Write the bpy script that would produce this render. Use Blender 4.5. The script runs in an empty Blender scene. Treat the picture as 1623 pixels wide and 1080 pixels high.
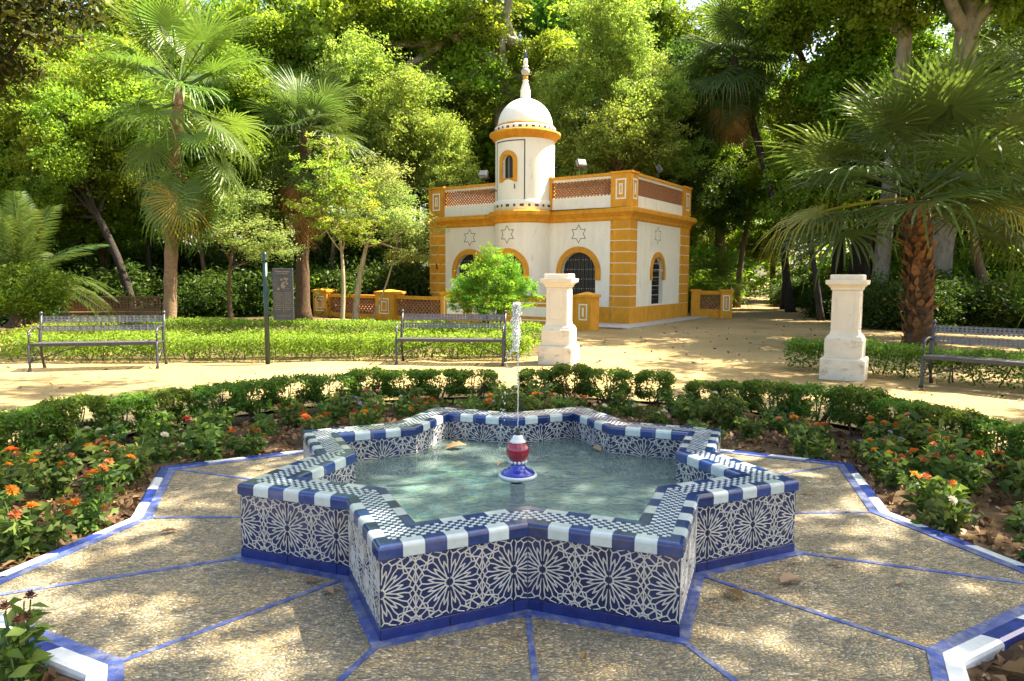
import bpy, math, random
import numpy as np
from mathutils import Matrix, Vector

sc = bpy.context.scene
R_ = math.radians
random.seed(7)

# ------------------------------------------------------------------ camera
cam = bpy.data.cameras.new('camera'); camo = bpy.data.objects.new('camera', cam)
sc.collection.objects.link(camo); sc.camera = camo
cam.sensor_width = 36.0; cam.lens = 24.18; cam.clip_end = 600; cam.clip_start = 0.05
PITCH, YAW, ROLL = R_(5.457), R_(1.817), R_(0.194)
fw = Vector((math.sin(YAW)*math.cos(PITCH), math.cos(YAW)*math.cos(PITCH), -math.sin(PITCH)))
rt = Vector((math.cos(YAW), -math.sin(YAW), 0)); up = rt.cross(fw)
rt2 = rt*math.cos(ROLL)+up*math.sin(ROLL); up2 = -rt*math.sin(ROLL)+up*math.cos(ROLL)
m3 = Matrix((rt2, up2, -fw)).transposed()
camo.matrix_world = Matrix.Translation((-0.1666, -4.1694, 1.4945)) @ m3.to_4x4()

# ------------------------------------------------------------------ sky, sun, exposure
SUN_AZ, SUN_EL = 14.0, 54.0            # azimuth measured from +X towards +Y
sd = Vector((math.cos(R_(SUN_AZ))*math.cos(R_(SUN_EL)), math.sin(R_(SUN_AZ))*math.cos(R_(SUN_EL)), math.sin(R_(SUN_EL))))
w = bpy.data.worlds.new('World'); sc.world = w; w.use_nodes = True
nt = w.node_tree; bg = nt.nodes['Background']
sky = nt.nodes.new('ShaderNodeTexSky'); sky.sky_type = 'NISHITA'; sky.sun_disc = False
sky.sun_elevation = R_(SUN_EL); sky.sun_rotation = R_(90-SUN_AZ); sky.air_density = 1.0; sky.dust_density = 3.0; sky.ozone_density = 0.6
nt.links.new(sky.outputs[0], bg.inputs[0]); bg.inputs[1].default_value = 0.115
sl = bpy.data.lights.new('sun', 'SUN'); sl.energy = 5.0; sl.angle = R_(0.55); sl.color = (1.0, 0.93, 0.80)
so = bpy.data.objects.new('sun', sl); sc.collection.objects.link(so)
so.rotation_euler = sd.to_track_quat('Z', 'Y').to_euler()
sc.view_settings.view_transform = 'Standard'; sc.view_settings.look = 'None'
sc.view_settings.exposure = 2.2; sc.view_settings.gamma = 1.0
try: sc.view_settings.use_white_balance = True; sc.view_settings.white_balance_temperature = 7000
except Exception: pass
sc.render.engine = 'CYCLES'
cy = sc.cycles
cy.use_denoising = True
try: cy.denoiser = 'OPENIMAGEDENOISE'
except Exception: pass
cy.max_bounces = 7; cy.diffuse_bounces = 4; cy.glossy_bounces = 3; cy.transmission_bounces = 4
cy.transparent_max_bounces = 8; cy.caustics_reflective = False; cy.caustics_refractive = False
cy.sample_clamp_indirect = 6.0

# ------------------------------------------------------------------ materials
MATS = {}
def _n(nt, t, **k):
    n = nt.nodes.new(t)
    for a, b in k.items(): setattr(n, a, b)
    return n
def _ramp(nt, stops, interp='LINEAR'):
    r = _n(nt, 'ShaderNodeValToRGB'); r.color_ramp.interpolation = interp
    e = r.color_ramp.elements
    while len(e) < len(stops): e.new(0.5)
    for el, (p, c) in zip(e, stops): el.position = p; el.color = (*c, 1)
    return r
def base(name):
    m = bpy.data.materials.new(name); m.use_nodes = True
    nt = m.node_tree; b = nt.nodes['Principled BSDF']
    MATS[name] = m
    return m, nt, b
def coords(nt, which='Object', scale=None):
    tc = _n(nt, 'ShaderNodeTexCoord'); o = tc.outputs[which]
    if scale:
        mp = _n(nt, 'ShaderNodeMapping'); mp.inputs['Scale'].default_value = scale
        nt.links.new(o, mp.inputs[0]); o = mp.outputs[0]
    return o
def simple(name, c, rough=0.6, var=0.15, scale=8.0, bump=0.0, bscale=60.0, spec=0.5, coat=0.0, metal=0.0, objvar=0.0, dirt=None, which='Object', stretch=None):
    """a base colour broken by two scales of noise, with fine relief and optional stains"""
    m, nt, b = base(name); L = nt.links.new
    v = coords(nt, which, stretch)
    n1 = _n(nt, 'ShaderNodeTexNoise'); n1.inputs['Scale'].default_value = scale; n1.inputs['Detail'].default_value = 6; n1.inputs['Roughness'].default_value = .65
    L(v, n1.inputs['Vector'])
    lo = tuple(x*(1-var) for x in c); hi = tuple(min(1, x*(1+var)) for x in c)
    r = _ramp(nt, [(0.3, lo), (0.7, hi)]); L(n1.outputs['Fac'], r.inputs[0])
    col = r.outputs[0]
    if dirt:
        n2 = _n(nt, 'ShaderNodeTexNoise'); n2.inputs['Scale'].default_value = dirt[2]; n2.inputs['Detail'].default_value = 8; n2.inputs['Roughness'].default_value = .7
        L(v, n2.inputs['Vector'])
        r2 = _ramp(nt, [(dirt[1], (0, 0, 0)), (min(1, dirt[1]+.16), (1, 1, 1))]); L(n2.outputs['Fac'], r2.inputs[0])
        mx = _n(nt, 'ShaderNodeMix', data_type='RGBA'); L(r2.outputs[0], mx.inputs[0]); L(col, mx.inputs[6]); mx.inputs[7].default_value = (*dirt[0], 1)
        col = mx.outputs[2]
    if objvar:
        oi = _n(nt, 'ShaderNodeObjectInfo'); h = _n(nt, 'ShaderNodeHueSaturation')
        mr = _n(nt, 'ShaderNodeMapRange'); mr.inputs[3].default_value = 1-objvar; mr.inputs[4].default_value = 1+objvar
        L(oi.outputs['Random'], mr.inputs[0]); L(mr.outputs[0], h.inputs['Value']); L(col, h.inputs['Color']); col = h.outputs[0]
    L(col, b.inputs['Base Color'])
    b.inputs['Roughness'].default_value = rough; b.inputs['Specular IOR Level'].default_value = spec
    b.inputs['Coat Weight'].default_value = coat; b.inputs['Coat Roughness'].default_value = .08
    b.inputs['Metallic'].default_value = metal
    if bump:
        n3 = _n(nt, 'ShaderNodeTexNoise'); n3.inputs['Scale'].default_value = bscale; n3.inputs['Detail'].default_value = 5
        L(v, n3.inputs['Vector'])
        bp = _n(nt, 'ShaderNodeBump'); bp.inputs['Strength'].default_value = bump; bp.inputs['Distance'].default_value = .02
        L(n3.outputs['Fac'], bp.inputs['Height']); L(bp.outputs[0], b.inputs['Normal'])
    return m
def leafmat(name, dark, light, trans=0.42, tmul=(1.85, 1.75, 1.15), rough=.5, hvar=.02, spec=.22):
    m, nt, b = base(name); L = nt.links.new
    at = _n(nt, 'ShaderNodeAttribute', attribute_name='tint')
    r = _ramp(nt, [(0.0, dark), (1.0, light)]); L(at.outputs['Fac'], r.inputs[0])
    oi = _n(nt, 'ShaderNodeObjectInfo'); h = _n(nt, 'ShaderNodeHueSaturation')
    mr = _n(nt, 'ShaderNodeMapRange'); mr.inputs[3].default_value = .5-hvar; mr.inputs[4].default_value = .5+hvar
    mv = _n(nt, 'ShaderNodeMapRange'); mv.inputs[3].default_value = .85; mv.inputs[4].default_value = 1.18
    L(oi.outputs['Random'], mr.inputs[0]); L(oi.outputs['Random'], mv.inputs[0])
    L(mr.outputs[0], h.inputs['Hue']); L(mv.outputs[0], h.inputs['Value']); L(r.outputs[0], h.inputs['Color'])
    L(h.outputs[0], b.inputs['Base Color']); b.inputs['Roughness'].default_value = rough
    b.inputs['Specular IOR Level'].default_value = spec
    tr = _n(nt, 'ShaderNodeBsdfTranslucent')
    mul = _n(nt, 'ShaderNodeMix', data_type='RGBA', blend_type='MULTIPLY', clamp_result=False); mul.inputs[0].default_value = 1
    L(h.outputs[0], mul.inputs[6]); mul.inputs[7].default_value = (*tmul, 1)
    L(mul.outputs[2], tr.inputs[0])
    mix = _n(nt, 'ShaderNodeMixShader'); mix.inputs[0].default_value = trans
    L(b.outputs[0], mix.inputs[1]); L(tr.outputs[0], mix.inputs[2])
    L(mix.outputs[0], nt.nodes['Material Output'].inputs[0])
    return m

# fountain ceramics
simple('tile_blue', (0.008, 0.032, 0.135), .16, .35, 30, .05, 90, coat=.6, objvar=.35, dirt=((.13, .14, .17), .61, 17))
simple('tile_white', (0.47, 0.53, 0.50), .18, .10, 30, .05, 90, coat=.6, objvar=.10, dirt=((.28, .22, .14), .635, 19))
simple('tile_cobalt', (0.009, 0.020, 0.082), .2, .3, 25, .05, 90, coat=.5, objvar=.25, dirt=((.05, .05, .06), .68, 14))
simple('strap_cream', (0.50, 0.47, 0.40), .28, .15, 40, .06, 120, coat=.3, dirt=((.28, .20, .12), .66, 18))
simple('strap_grout', (0.46, 0.43, 0.38), .8, .2, 60)
simple('skirting_blue', (0.008, 0.020, 0.120), .16, .3, 16, .04, 60, coat=.6, objvar=.2, dirt=((.12, .12, .14), .72, 18))
simple('strip_blue', (0.050, 0.078, 0.24), .5, .5, 14, .15, 80, objvar=.15, dirt=((.19, .20, .25), .47, 13))
simple('mosaic_blue', (0.008, 0.040, 0.13), .2, .4, 60, coat=.4)
simple('mosaic_white', (0.52, 0.56, 0.53), .22, .2, 60, coat=.4, dirt=((.30, .30, .28), .68, 30))
simple('grout', (0.16, 0.16, 0.15), .85, .3, 50, .2, 120)
simple('ceramic_red', (0.30, 0.012, 0.030), .16, .45, 20, .05, 60, coat=.7, dirt=((.12, .02, .05), .58, 14))
simple('ceramic_cobalt', (0.008, 0.025, 0.36), .12, .4, 18, .05, 60, coat=.8)
simple('ceramic_white', (0.72, 0.72, 0.68), .18, .1, 18, coat=.6, dirt=((.42, .35, .25), .66, 20))
simple('black_metal', (0.012, 0.012, 0.014), .4, .3, 20)
simple('kerb_white', (0.70, 0.71, 0.69), .25, .10, 20, .05, 60, coat=.3, objvar=.08, dirt=((.35, .29, .20), .66, 9))
simple('kerb_blue', (0.025, 0.048, 0.24), .22, .3, 18, .05, 60, coat=.4, objvar=.2, dirt=((.20, .20, .26), .70, 14))
# masonry
simple('plaster_white', (0.83, 0.79, 0.665), .85, .06, 3, .10, 30, dirt=((.46, .43, .36), .60, 2.6), stretch=(1.6, 1.6, .45))
simple('plaster_ochre', (0.64, 0.290, 0.020), .85, .18, 4, .12, 40, objvar=.06, dirt=((.36, .16, .03), .56, 3.5), stretch=(1.3, 1.3, .6))
simple('pedestal_paint', (0.66, 0.59, 0.47), .8, .08, 4, .14, 30, dirt=((.40, .34, .25), .61, 5), stretch=(1.2, 1.2, .7))
simple('pedestal_foot', (0.64, 0.57, 0.45), .85, .12, 5, .2, 25, dirt=((.34, .28, .19), .54, 6), stretch=(1, 1, 1.6))
simple('terracotta', (0.34, 0.155, 0.070), .85, .25, 12, .1, 50)
simple('star_line', (0.045, 0.050, 0.075), .5, .2, 10)
simple('door_iron', (0.010, 0.012, 0.012), .5, .3, 14)
simple('stud_metal', (0.42, 0.42, 0.40), .4, .2, 10)
simple('roof_render', (0.36, 0.33, 0.29), .9, .2, 3)
simple('step_stone', (0.40, 0.37, 0.32), .85, .2, 6, .1, 40)
simple('brick_brown', (0.17, 0.095, 0.045), .85, .35, 14, .2, 60)
# iron, boards
simple('bench_iron', (0.060, 0.057, 0.062), .42, .3, 20, .1, 90, metal=.35, dirt=((.16, .11, .07), .66, 14))
simple('bench_strap', (0.135, 0.128, 0.128), .40, .25, 16, .08, 90, metal=.3, objvar=.08, dirt=((.20, .13, .08), .68, 10))
simple('post_green', (0.008, 0.030, 0.022), .35, .3, 20)
simple('sign_board', (0.030, 0.037, 0.040), .5, .35, 9, dirt=((.11, .11, .09), .58, 14))
simple('sign_print', (0.17, 0.14, 0.095), .6, .4, 30)
simple('lamp_grey', (0.22, 0.22, 0.20), .5, .2, 10)
simple('lamp_glass', (0.30, 0.31, 0.30), .15, .1, 10)
simple('iron_lamp', (0.020, 0.035, 0.028), .45, .3, 10)
# bark and wood
simple('bark_palm', (0.20, 0.125, 0.065), .9, .45, 9, .8, 22, stretch=(1, 1, 5))
simple('bark_fibre', (0.085, 0.048, 0.022), .95, .5, 16, .9, 40)
simple('leaf_base', (0.21, 0.095, 0.032), .9, .5, 12, .5, 40, objvar=.4)
simple('bark_brown', (0.125, 0.080, 0.042), .95, .45, 6, .8, 22, stretch=(1, 1, .35))
simple('bark_grey', (0.24, 0.22, 0.18), .9, .35, 4, .5, 18, dirt=((.11, .10, .07), .52, 5), stretch=(1, 1, .5))
simple('bark_pale', (0.34, 0.26, 0.15), .9, .35, 9, .5, 30, stretch=(1, 1, .4))
simple('bark_dark', (0.030, 0.022, 0.015), .95, .4, 8, .6, 30)
simple('twig', (0.075, 0.050, 0.030), .9, .4, 20, .3, 60)
simple('stem_green', (0.065, 0.11, 0.025), .7, .3, 20)
# foliage
leafmat('leaf_broad', (0.052, 0.120, 0.012), (0.215, 0.335, 0.034), .5)
leafmat('leaf_plane', (0.065, 0.130, 0.012), (0.260, 0.350, 0.040), .5)
leafmat('leaf_yellow', (0.070, 0.130, 0.013), (0.260, 0.350, 0.042), .5)
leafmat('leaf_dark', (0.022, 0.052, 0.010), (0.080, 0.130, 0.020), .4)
leafmat('leaf_olive', (0.080, 0.135, 0.020), (0.300, 0.390, 0.080), .48)
leafmat('leaf_sapling', (0.085, 0.150, 0.016), (0.290, 0.370, 0.055), .48)
leafmat('leaf_pale', (0.110, 0.175, 0.040), (0.330, 0.410, 0.150), .45)
leafmat('leaf_magnolia', (0.026, 0.055, 0.012), (0.130, 0.125, 0.030), .35)
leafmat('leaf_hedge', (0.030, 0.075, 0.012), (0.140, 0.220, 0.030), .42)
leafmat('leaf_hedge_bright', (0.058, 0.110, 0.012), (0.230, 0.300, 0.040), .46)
leafmat('leaf_shrub', (0.070, 0.170, 0.016), (0.240, 0.410, 0.046), .5)
leafmat('leaf_bedding', (0.034, 0.080, 0.018), (0.170, 0.230, 0.050), .42)
leafmat('leaf_litter', (0.070, 0.035, 0.014), (0.330, 0.200, 0.100), .15, tmul=(1.2, 1.1, 1), hvar=.01)
leafmat('leaf_dry', (0.16, 0.085, 0.03), (0.42, 0.29, 0.16), .15, tmul=(1.2, 1.1, 1), hvar=.012)
leafmat('palm_green', (0.036, 0.085, 0.014), (0.140, 0.225, 0.040), .42, rough=.42, spec=.4)
leafmat('palm_deep', (0.026, 0.056, 0.014), (0.100, 0.145, 0.034), .4, rough=.45, spec=.3)
leafmat('palm_yellow', (0.10, 0.12, 0.015), (0.34, 0.28, 0.05), .4, rough=.4)
leafmat('palm_dead', (0.10, 0.050, 0.015), (0.36, 0.19, 0.06), .3, tmul=(1.6, 1.3, 1), rough=.6)
leafmat('petal_orange', (0.50, 0.120, 0.012), (0.80, 0.270, 0.035), .3, tmul=(1.3, 1.1, 1), hvar=.025)
leafmat('petal_salmon', (0.55, 0.170, 0.110), (0.80, 0.360, 0.240), .3, tmul=(1.2, 1.1, 1))
leafmat('petal_red', (0.45, 0.010, 0.012), (0.70, 0.030, 0.030), .3, tmul=(1.2, 1, 1))
leafmat('petal_cream', (0.62, 0.50, 0.32), (0.80, 0.72, 0.55), .3, tmul=(1.1, 1.1, 1))
leafmat('petal_violet', (0.24, 0.14, 0.38), (0.48, 0.34, 0.62), .3, tmul=(1.1, 1.1, 1.1))
leafmat('petal_rust', (0.20, 0.060, 0.016), (0.48, 0.170, 0.045), .2, tmul=(1.2, 1.1, 1))
leafmat('petal_spent', (0.05, 0.020, 0.012), (0.16, 0.065, 0.035), .15, tmul=(1.1, 1, 1))

def mat_pebble():
    m, nt, b = base('pebble'); L = nt.links.new
    v = coords(nt, 'Object', (1, 1, 1))
    # short pebbles set on edge: a warped, stretched cell pattern
    nz = _n(nt, 'ShaderNodeTexNoise'); nz.inputs['Scale'].default_value = 3; L(v, nz.inputs['Vector'])
    ad = _n(nt, 'ShaderNodeVectorMath', operation='MULTIPLY_ADD'); ad.inputs[1].default_value = (.12, .12, 0); L(nz.outputs['Color'], ad.inputs[0]); L(v, ad.inputs[2])
    mp = _n(nt, 'ShaderNodeMapping'); mp.inputs['Scale'].default_value = (46, 92, 20); L(ad.outputs[0], mp.inputs[0])
    vo = _n(nt, 'ShaderNodeTexVoronoi'); vo.inputs['Scale'].default_value = 1; L(mp.outputs[0], vo.inputs['Vector'])
    ve = _n(nt, 'ShaderNodeTexVoronoi', feature='DISTANCE_TO_EDGE'); ve.inputs['Scale'].default_value = 1; L(mp.outputs[0], ve.inputs['Vector'])
    sep = _n(nt, 'ShaderNodeSeparateColor'); L(vo.outputs['Color'], sep.inputs[0])
    r = _ramp(nt, [(0, (.14, .12, .08)), (.25, (.30, .26, .17)), (.5, (.42, .35, .205)), (.75, (.48, .35, .16)), (1, (.60, .54, .40))]); L(sep.outputs[0], r.inputs[0])
    n2 = _n(nt, 'ShaderNodeTexNoise'); n2.inputs['Scale'].default_value = 2.2; n2.inputs['Detail'].default_value = 6; L(v, n2.inputs['Vector'])
    r2 = _ramp(nt, [(.32, (.52, .56, .56)), (.5, (.9, .88, .84)), (.66, (1.2, 1.05, .80))]); n2.inputs['Roughness'].default_value = .72; L(n2.outputs['Fac'], r2.inputs[0])
    mu = _n(nt, 'ShaderNodeMix', data_type='RGBA', blend_type='MULTIPLY'); mu.inputs[0].default_value = 1; L(r.outputs[0], mu.inputs[6]); L(r2.outputs[0], mu.inputs[7])
    re = _ramp(nt, [(0, (0, 0, 0)), (.16, (1, 1, 1))]); L(ve.outputs['Distance'], re.inputs[0])
    mx = _n(nt, 'ShaderNodeMix', data_type='RGBA'); L(re.outputs[0], mx.inputs[0]); mx.inputs[6].default_value = (.10, .088, .062, 1); L(mu.outputs[2], mx.inputs[7])
    L(mx.outputs[2], b.inputs['Base Color']); b.inputs['Roughness'].default_value = .62
    re2 = _ramp(nt, [(0, (0, 0, 0)), (.35, (1, 1, 1))], 'EASE'); L(ve.outputs['Distance'], re2.inputs[0])
    bp = _n(nt, 'ShaderNodeBump'); bp.inputs['Strength'].default_value = .9; bp.inputs['Distance'].default_value = .006; L(re2.outputs[0], bp.inputs['Height']); L(bp.outputs[0], b.inputs['Normal'])
mat_pebble()
def mat_ground(name, cols, litter=.0):
    m, nt, b = base(name); L = nt.links.new
    v = coords(nt)
    n1 = _n(nt, 'ShaderNodeTexNoise'); n1.inputs['Scale'].default_value = .55; n1.inputs['Detail'].default_value = 9; n1.inputs['Roughness'].default_value = .68; L(v, n1.inputs['Vector'])
    r = _ramp(nt, [(.3, cols[0]), (.52, cols[1]), (.75, cols[2])]); L(n1.outputs['Fac'], r.inputs[0])
    n2 = _n(nt, 'ShaderNodeTexNoise'); n2.inputs['Scale'].default_value = 38; n2.inputs['Detail'].default_value = 8; n2.inputs['Roughness'].default_value = .8; L(v, n2.inputs['Vector'])
    r2 = _ramp(nt, [(.3, (.70, .68, .64)), (.7, (1.18, 1.18, 1.15))]); L(n2.outputs['Fac'], r2.inputs[0])
    mu = _n(nt, 'ShaderNodeMix', data_type='RGBA', blend_type='MULTIPLY'); mu.inputs[0].default_value = 1; L(r.outputs[0], mu.inputs[6]); L(r2.outputs[0], mu.inputs[7])
    L(mu.outputs[2], b.inputs['Base Color']); b.inputs['Roughness'].default_value = .95; b.inputs['Specular IOR Level'].default_value = .2
    n3 = _n(nt, 'ShaderNodeTexNoise'); n3.inputs['Scale'].default_value = 7; n3.inputs['Detail'].default_value = 10; n3.inputs['Roughness'].default_value = .75; L(v, n3.inputs['Vector'])
    bp = _n(nt, 'ShaderNodeBump'); bp.inputs['Strength'].default_value = .55; bp.inputs['Distance'].default_value = .05; L(n3.outputs['Fac'], bp.inputs['Height']); L(bp.outputs[0], b.inputs['Normal'])
mat_ground('sand', [(.25, .175, .075), (.335, .245, .115), (.40, .305, .155)])
mat_ground('soil', [(.055, .035, .018), (.10, .064, .034), (.16, .105, .055)])
mat_ground('woodland_soil', [(.07, .055, .025), (.12, .09, .04), (.20, .15, .07)])
def mat_water():
    m, nt, b = base('water'); L = nt.links.new
    nt.nodes.remove(b)
    v = coords(nt)
    n1 = _n(nt, 'ShaderNodeTexNoise'); n1.inputs['Scale'].default_value = 9; n1.inputs['Detail'].default_value = 4; n1.inputs['Distortion'].default_value = 1.2; L(v, n1.inputs['Vector'])
    bp = _n(nt, 'ShaderNodeBump'); bp.inputs['Strength'].default_value = .55; bp.inputs['Distance'].default_value = .04; L(n1.outputs['Fac'], bp.inputs['Height'])
    fr = _n(nt, 'ShaderNodeFresnel'); fr.inputs[0].default_value = 1.36; L(bp.outputs[0], fr.inputs['Normal'])
    tr = _n(nt, 'ShaderNodeBsdfTransparent'); tr.inputs[0].default_value = (.78, .91, .86, 1)
    gl = _n(nt, 'ShaderNodeBsdfGlossy'); gl.inputs['Roughness'].default_value = .03; L(bp.outputs[0], gl.inputs['Normal'])
    # a little suspended murk, as in a fountain that is fed by a splashing jet
    df = _n(nt, 'ShaderNodeBsdfDiffuse'); df.inputs[0].default_value = (.25, .36, .32, 1)
    m0 = _n(nt, 'ShaderNodeMixShader'); m0.inputs[0].default_value = .34; L(tr.outputs[0], m0.inputs[1]); L(df.outputs[0], m0.inputs[2])
    mx = _n(nt, 'ShaderNodeMixShader'); L(fr.outputs[0], mx.inputs[0]); L(m0.outputs[0], mx.inputs[1]); L(gl.outputs[0], mx.inputs[2])
    L(mx.outputs[0], nt.nodes['Material Output'].inputs[0])
mat_water()
def mat_spray():
    m, nt, b = base('spray'); L = nt.links.new
    nt.nodes.remove(b)
    tr = _n(nt, 'ShaderNodeBsdfTransparent'); tr.inputs[0].default_value = (.97, .98, .98, 1)
    gl = _n(nt, 'ShaderNodeBsdfGlossy'); gl.inputs['Roughness'].default_value = .06
    d1 = _n(nt, 'ShaderNodeBsdfTranslucent'); d1.inputs[0].default_value = (.9, .92, .92, 1)
    d2 = _n(nt, 'ShaderNodeBsdfDiffuse'); d2.inputs[0].default_value = (.9, .92, .92, 1)
    df = _n(nt, 'ShaderNodeAddShader'); L(d1.outputs[0], df.inputs[0]); L(d2.outputs[0], df.inputs[1])
    a = _n(nt, 'ShaderNodeMixShader'); a.inputs[0].default_value = .24; L(tr.outputs[0], a.inputs[1]); L(df.outputs[0], a.inputs[2])
    fr = _n(nt, 'ShaderNodeFresnel'); fr.inputs[0].default_value = 1.33
    c = _n(nt, 'ShaderNodeMixShader'); L(fr.outputs[0], c.inputs[0]); L(a.outputs[0], c.inputs[1]); L(gl.outputs[0], c.inputs[2])
    L(c.outputs[0], nt.nodes['Material Output'].inputs[0])
mat_spray()
def mat_floor():
    m, nt, b = base('basin_mosaic'); L = nt.links.new
    v = coords(nt)
    vo = _n(nt, 'ShaderNodeTexVoronoi'); vo.inputs['Scale'].default_value = 38; vo.inputs['Randomness'].default_value = .35; L(v, vo.inputs['Vector'])
    sep = _n(nt, 'ShaderNodeSeparateColor'); L(vo.outputs['Color'], sep.inputs[0])
    r = _ramp(nt, [(0, (.06, .16, .30)), (.35, (.14, .30, .36)), (.6, (.22, .36, .34)), (.85, (.30, .34, .22)), (1, (.42, .46, .42))]); L(sep.outputs[0], r.inputs[0])
    n2 = _n(nt, 'ShaderNodeTexNoise'); n2.inputs['Scale'].default_value = 3.2; n2.inputs['Detail'].default_value = 7; L(v, n2.inputs['Vector'])
    r2 = _ramp(nt, [(.35, (.50, .62, .75)), (.65, (1.2, 1.15, .9))]); L(n2.outputs['Fac'], r2.inputs[0])
    mu = _n(nt, 'ShaderNodeMix', data_type='RGBA', blend_type='MULTIPLY'); mu.inputs[0].default_value = 1; L(r.outputs[0], mu.inputs[6]); L(r2.outputs[0], mu.inputs[7])
    L(mu.outputs[2], b.inputs['Base Color']); b.inputs['Roughness'].default_value = .5
mat_floor()

# ------------------------------------------------------------------ mesh and object helpers
COL = sc.collection
class MB:
    def __init__(s): s.v = []; s.f = []; s.mi = []; s.cur = 0; s.sm = []; s.smooth = False
    def add(s, vs, fs):
        o = len(s.v); s.v.extend([tuple(p) for p in vs])
        for f in fs: s.f.append([i+o for i in f]); s.mi.append(s.cur); s.sm.append(s.smooth)
    def box(s, x0, x1, y0, y1, z0, z1, M=None):
        vs = [(x, y, z) for z in (z0, z1) for y in (y0, y1) for x in (x0, x1)]
        if M is not None: vs = [tuple(M(*p)) if callable(M) else tuple(M @ Vector(p)) for p in vs]
        s.add(vs, [(0, 2, 3, 1), (4, 5, 7, 6), (0, 1, 5, 4), (1, 3, 7, 5), (3, 2, 6, 7), (2, 0, 4, 6)])
    def bbox(s, x0, x1, y0, y1, z0, z1, b=.01, M=None):
        """box with chamfered vertical edges and top rim"""
        def ring(i, z): return [(x0+i+b, y0+i, z), (x1-i-b, y0+i, z), (x1-i, y0+i+b, z), (x1-i, y1-i-b, z), (x1-i-b, y1-i, z), (x0+i+b, y1-i, z), (x0+i, y1-i-b, z), (x0+i, y0+i+b, z)]
        vs = ring(0, z0)+ring(0, z1-b)+ring(b*.7, z1)
        if M is not None: vs = [tuple(M @ Vector(p)) for p in vs]
        fs = [tuple(range(7, -1, -1)), tuple(range(16, 24))]
        for k in range(2):
            for i in range(8): j = (i+1) % 8; fs.append((k*8+i, k*8+j, k*8+8+j, k*8+8+i))
        s.add(vs, fs)
    def prism(s, pts, z0, z1):
        n = len(pts); vs = [(x, y, z0) for x, y in pts]+[(x, y, z1) for x, y in pts]
        s.add(vs, [tuple(range(n-1, -1, -1)), tuple(range(n, 2*n))]+[(i, (i+1) % n, n+(i+1) % n, n+i) for i in range(n)])
    def extrude(s, prof, x0, x1):
        """profile of (y, z) points swept along x; x0, x1 are functions of y (mitred ends)"""
        n = len(prof); vs = [(x0(y), y, z) for y, z in prof]+[(x1(y), y, z) for y, z in prof]
        s.add(vs, [tuple(range(n)), tuple(range(2*n-1, n-1, -1))]+[(i, n+i, n+(i+1) % n, (i+1) % n) for i in range(n)])
    def tube(s, pts, rads, n=8, cap=True):
        pts = [Vector(p) for p in pts]; rings = []
        if not hasattr(rads, '__len__'): rads = [rads]*len(pts)
        a = None
        for i, p in enumerate(pts):
            d = (pts[min(i+1, len(pts)-1)]-pts[max(i-1, 0)]).normalized()
            if a is None: a = d.orthogonal().normalized()
            a = (a-d*a.dot(d)).normalized(); b = d.cross(a)
            rings.append([p+(a*math.cos(t)+b*math.sin(t))*rads[i] for t in [2*math.pi*k/n for k in range(n)]])
        vs = [q for r in rings for q in r]; fs = []
        for i in range(len(pts)-1):
            for k in range(n): j = (k+1) % n; fs.append((i*n+k, i*n+j, (i+1)*n+j, (i+1)*n+k))
        if cap: fs += [tuple(range(n-1, -1, -1)), tuple(range((len(pts)-1)*n, len(pts)*n))]
        s.add(vs, fs)
    def lathe(s, prof, n=24, c=(0, 0), flute=None):
        vs = []
        for r, z in prof:
            for k in range(n):
                t = 2*math.pi*k/n; rr = r*(flute(t) if flute else 1)
                vs.append((c[0]+rr*math.cos(t), c[1]+rr*math.sin(t), z))
        fs = []
        for i in range(len(prof)-1):
            for k in range(n): j = (k+1) % n; fs.append((i*n+k, i*n+j, (i+1)*n+j, (i+1)*n+k))
        if prof[0][0] > 1e-4: fs.append(tuple(range(n-1, -1, -1)))
        if prof[-1][0] > 1e-4: fs.append(tuple(range((len(prof)-1)*n, len(prof)*n)))
        s.add(vs, fs)
    def ball(s, c, r, n=8, m=5, sz=1.0):
        s.lathe([(max(r*math.sin(math.pi*i/m), 1e-5), c[2]-r*sz*math.cos(math.pi*i/m)) for i in range(m+1)], n, (c[0], c[1]))
    def mesh(s, name, mats):
        me = bpy.data.meshes.new(name); me.from_pydata(s.v, [], s.f)
        if isinstance(mats, str): mats = [mats]
        for m in mats: me.materials.append(MATS[m])
        if len(mats) > 1: me.polygons.foreach_set('material_index', s.mi)
        me.polygons.foreach_set('use_smooth', s.sm); me.update()
        return me
    def build(s, name, mats, parent=None, M=None): return obj(name, s.mesh(name, mats), parent, M)
def obj(name, me, parent=None, M=None):
    o = bpy.data.objects.new(name, me); COL.objects.link(o)
    if parent is not None: o.parent = parent
    if M is not None: o.matrix_local = M
    return o
def tag(o, label, cat, group=None):
    o['label'] = label; o['category'] = cat
    if group: o['group'] = group
    return o
def thing(name, label, cat, loc=(0, 0, 0), rz=0.0, group=None):
    o = obj(name, None); o.location = loc; o.rotation_euler = (0, 0, rz)
    return tag(o, label, cat, group)
def struct(o, kind='structure'): o['kind'] = kind; return o
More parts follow.
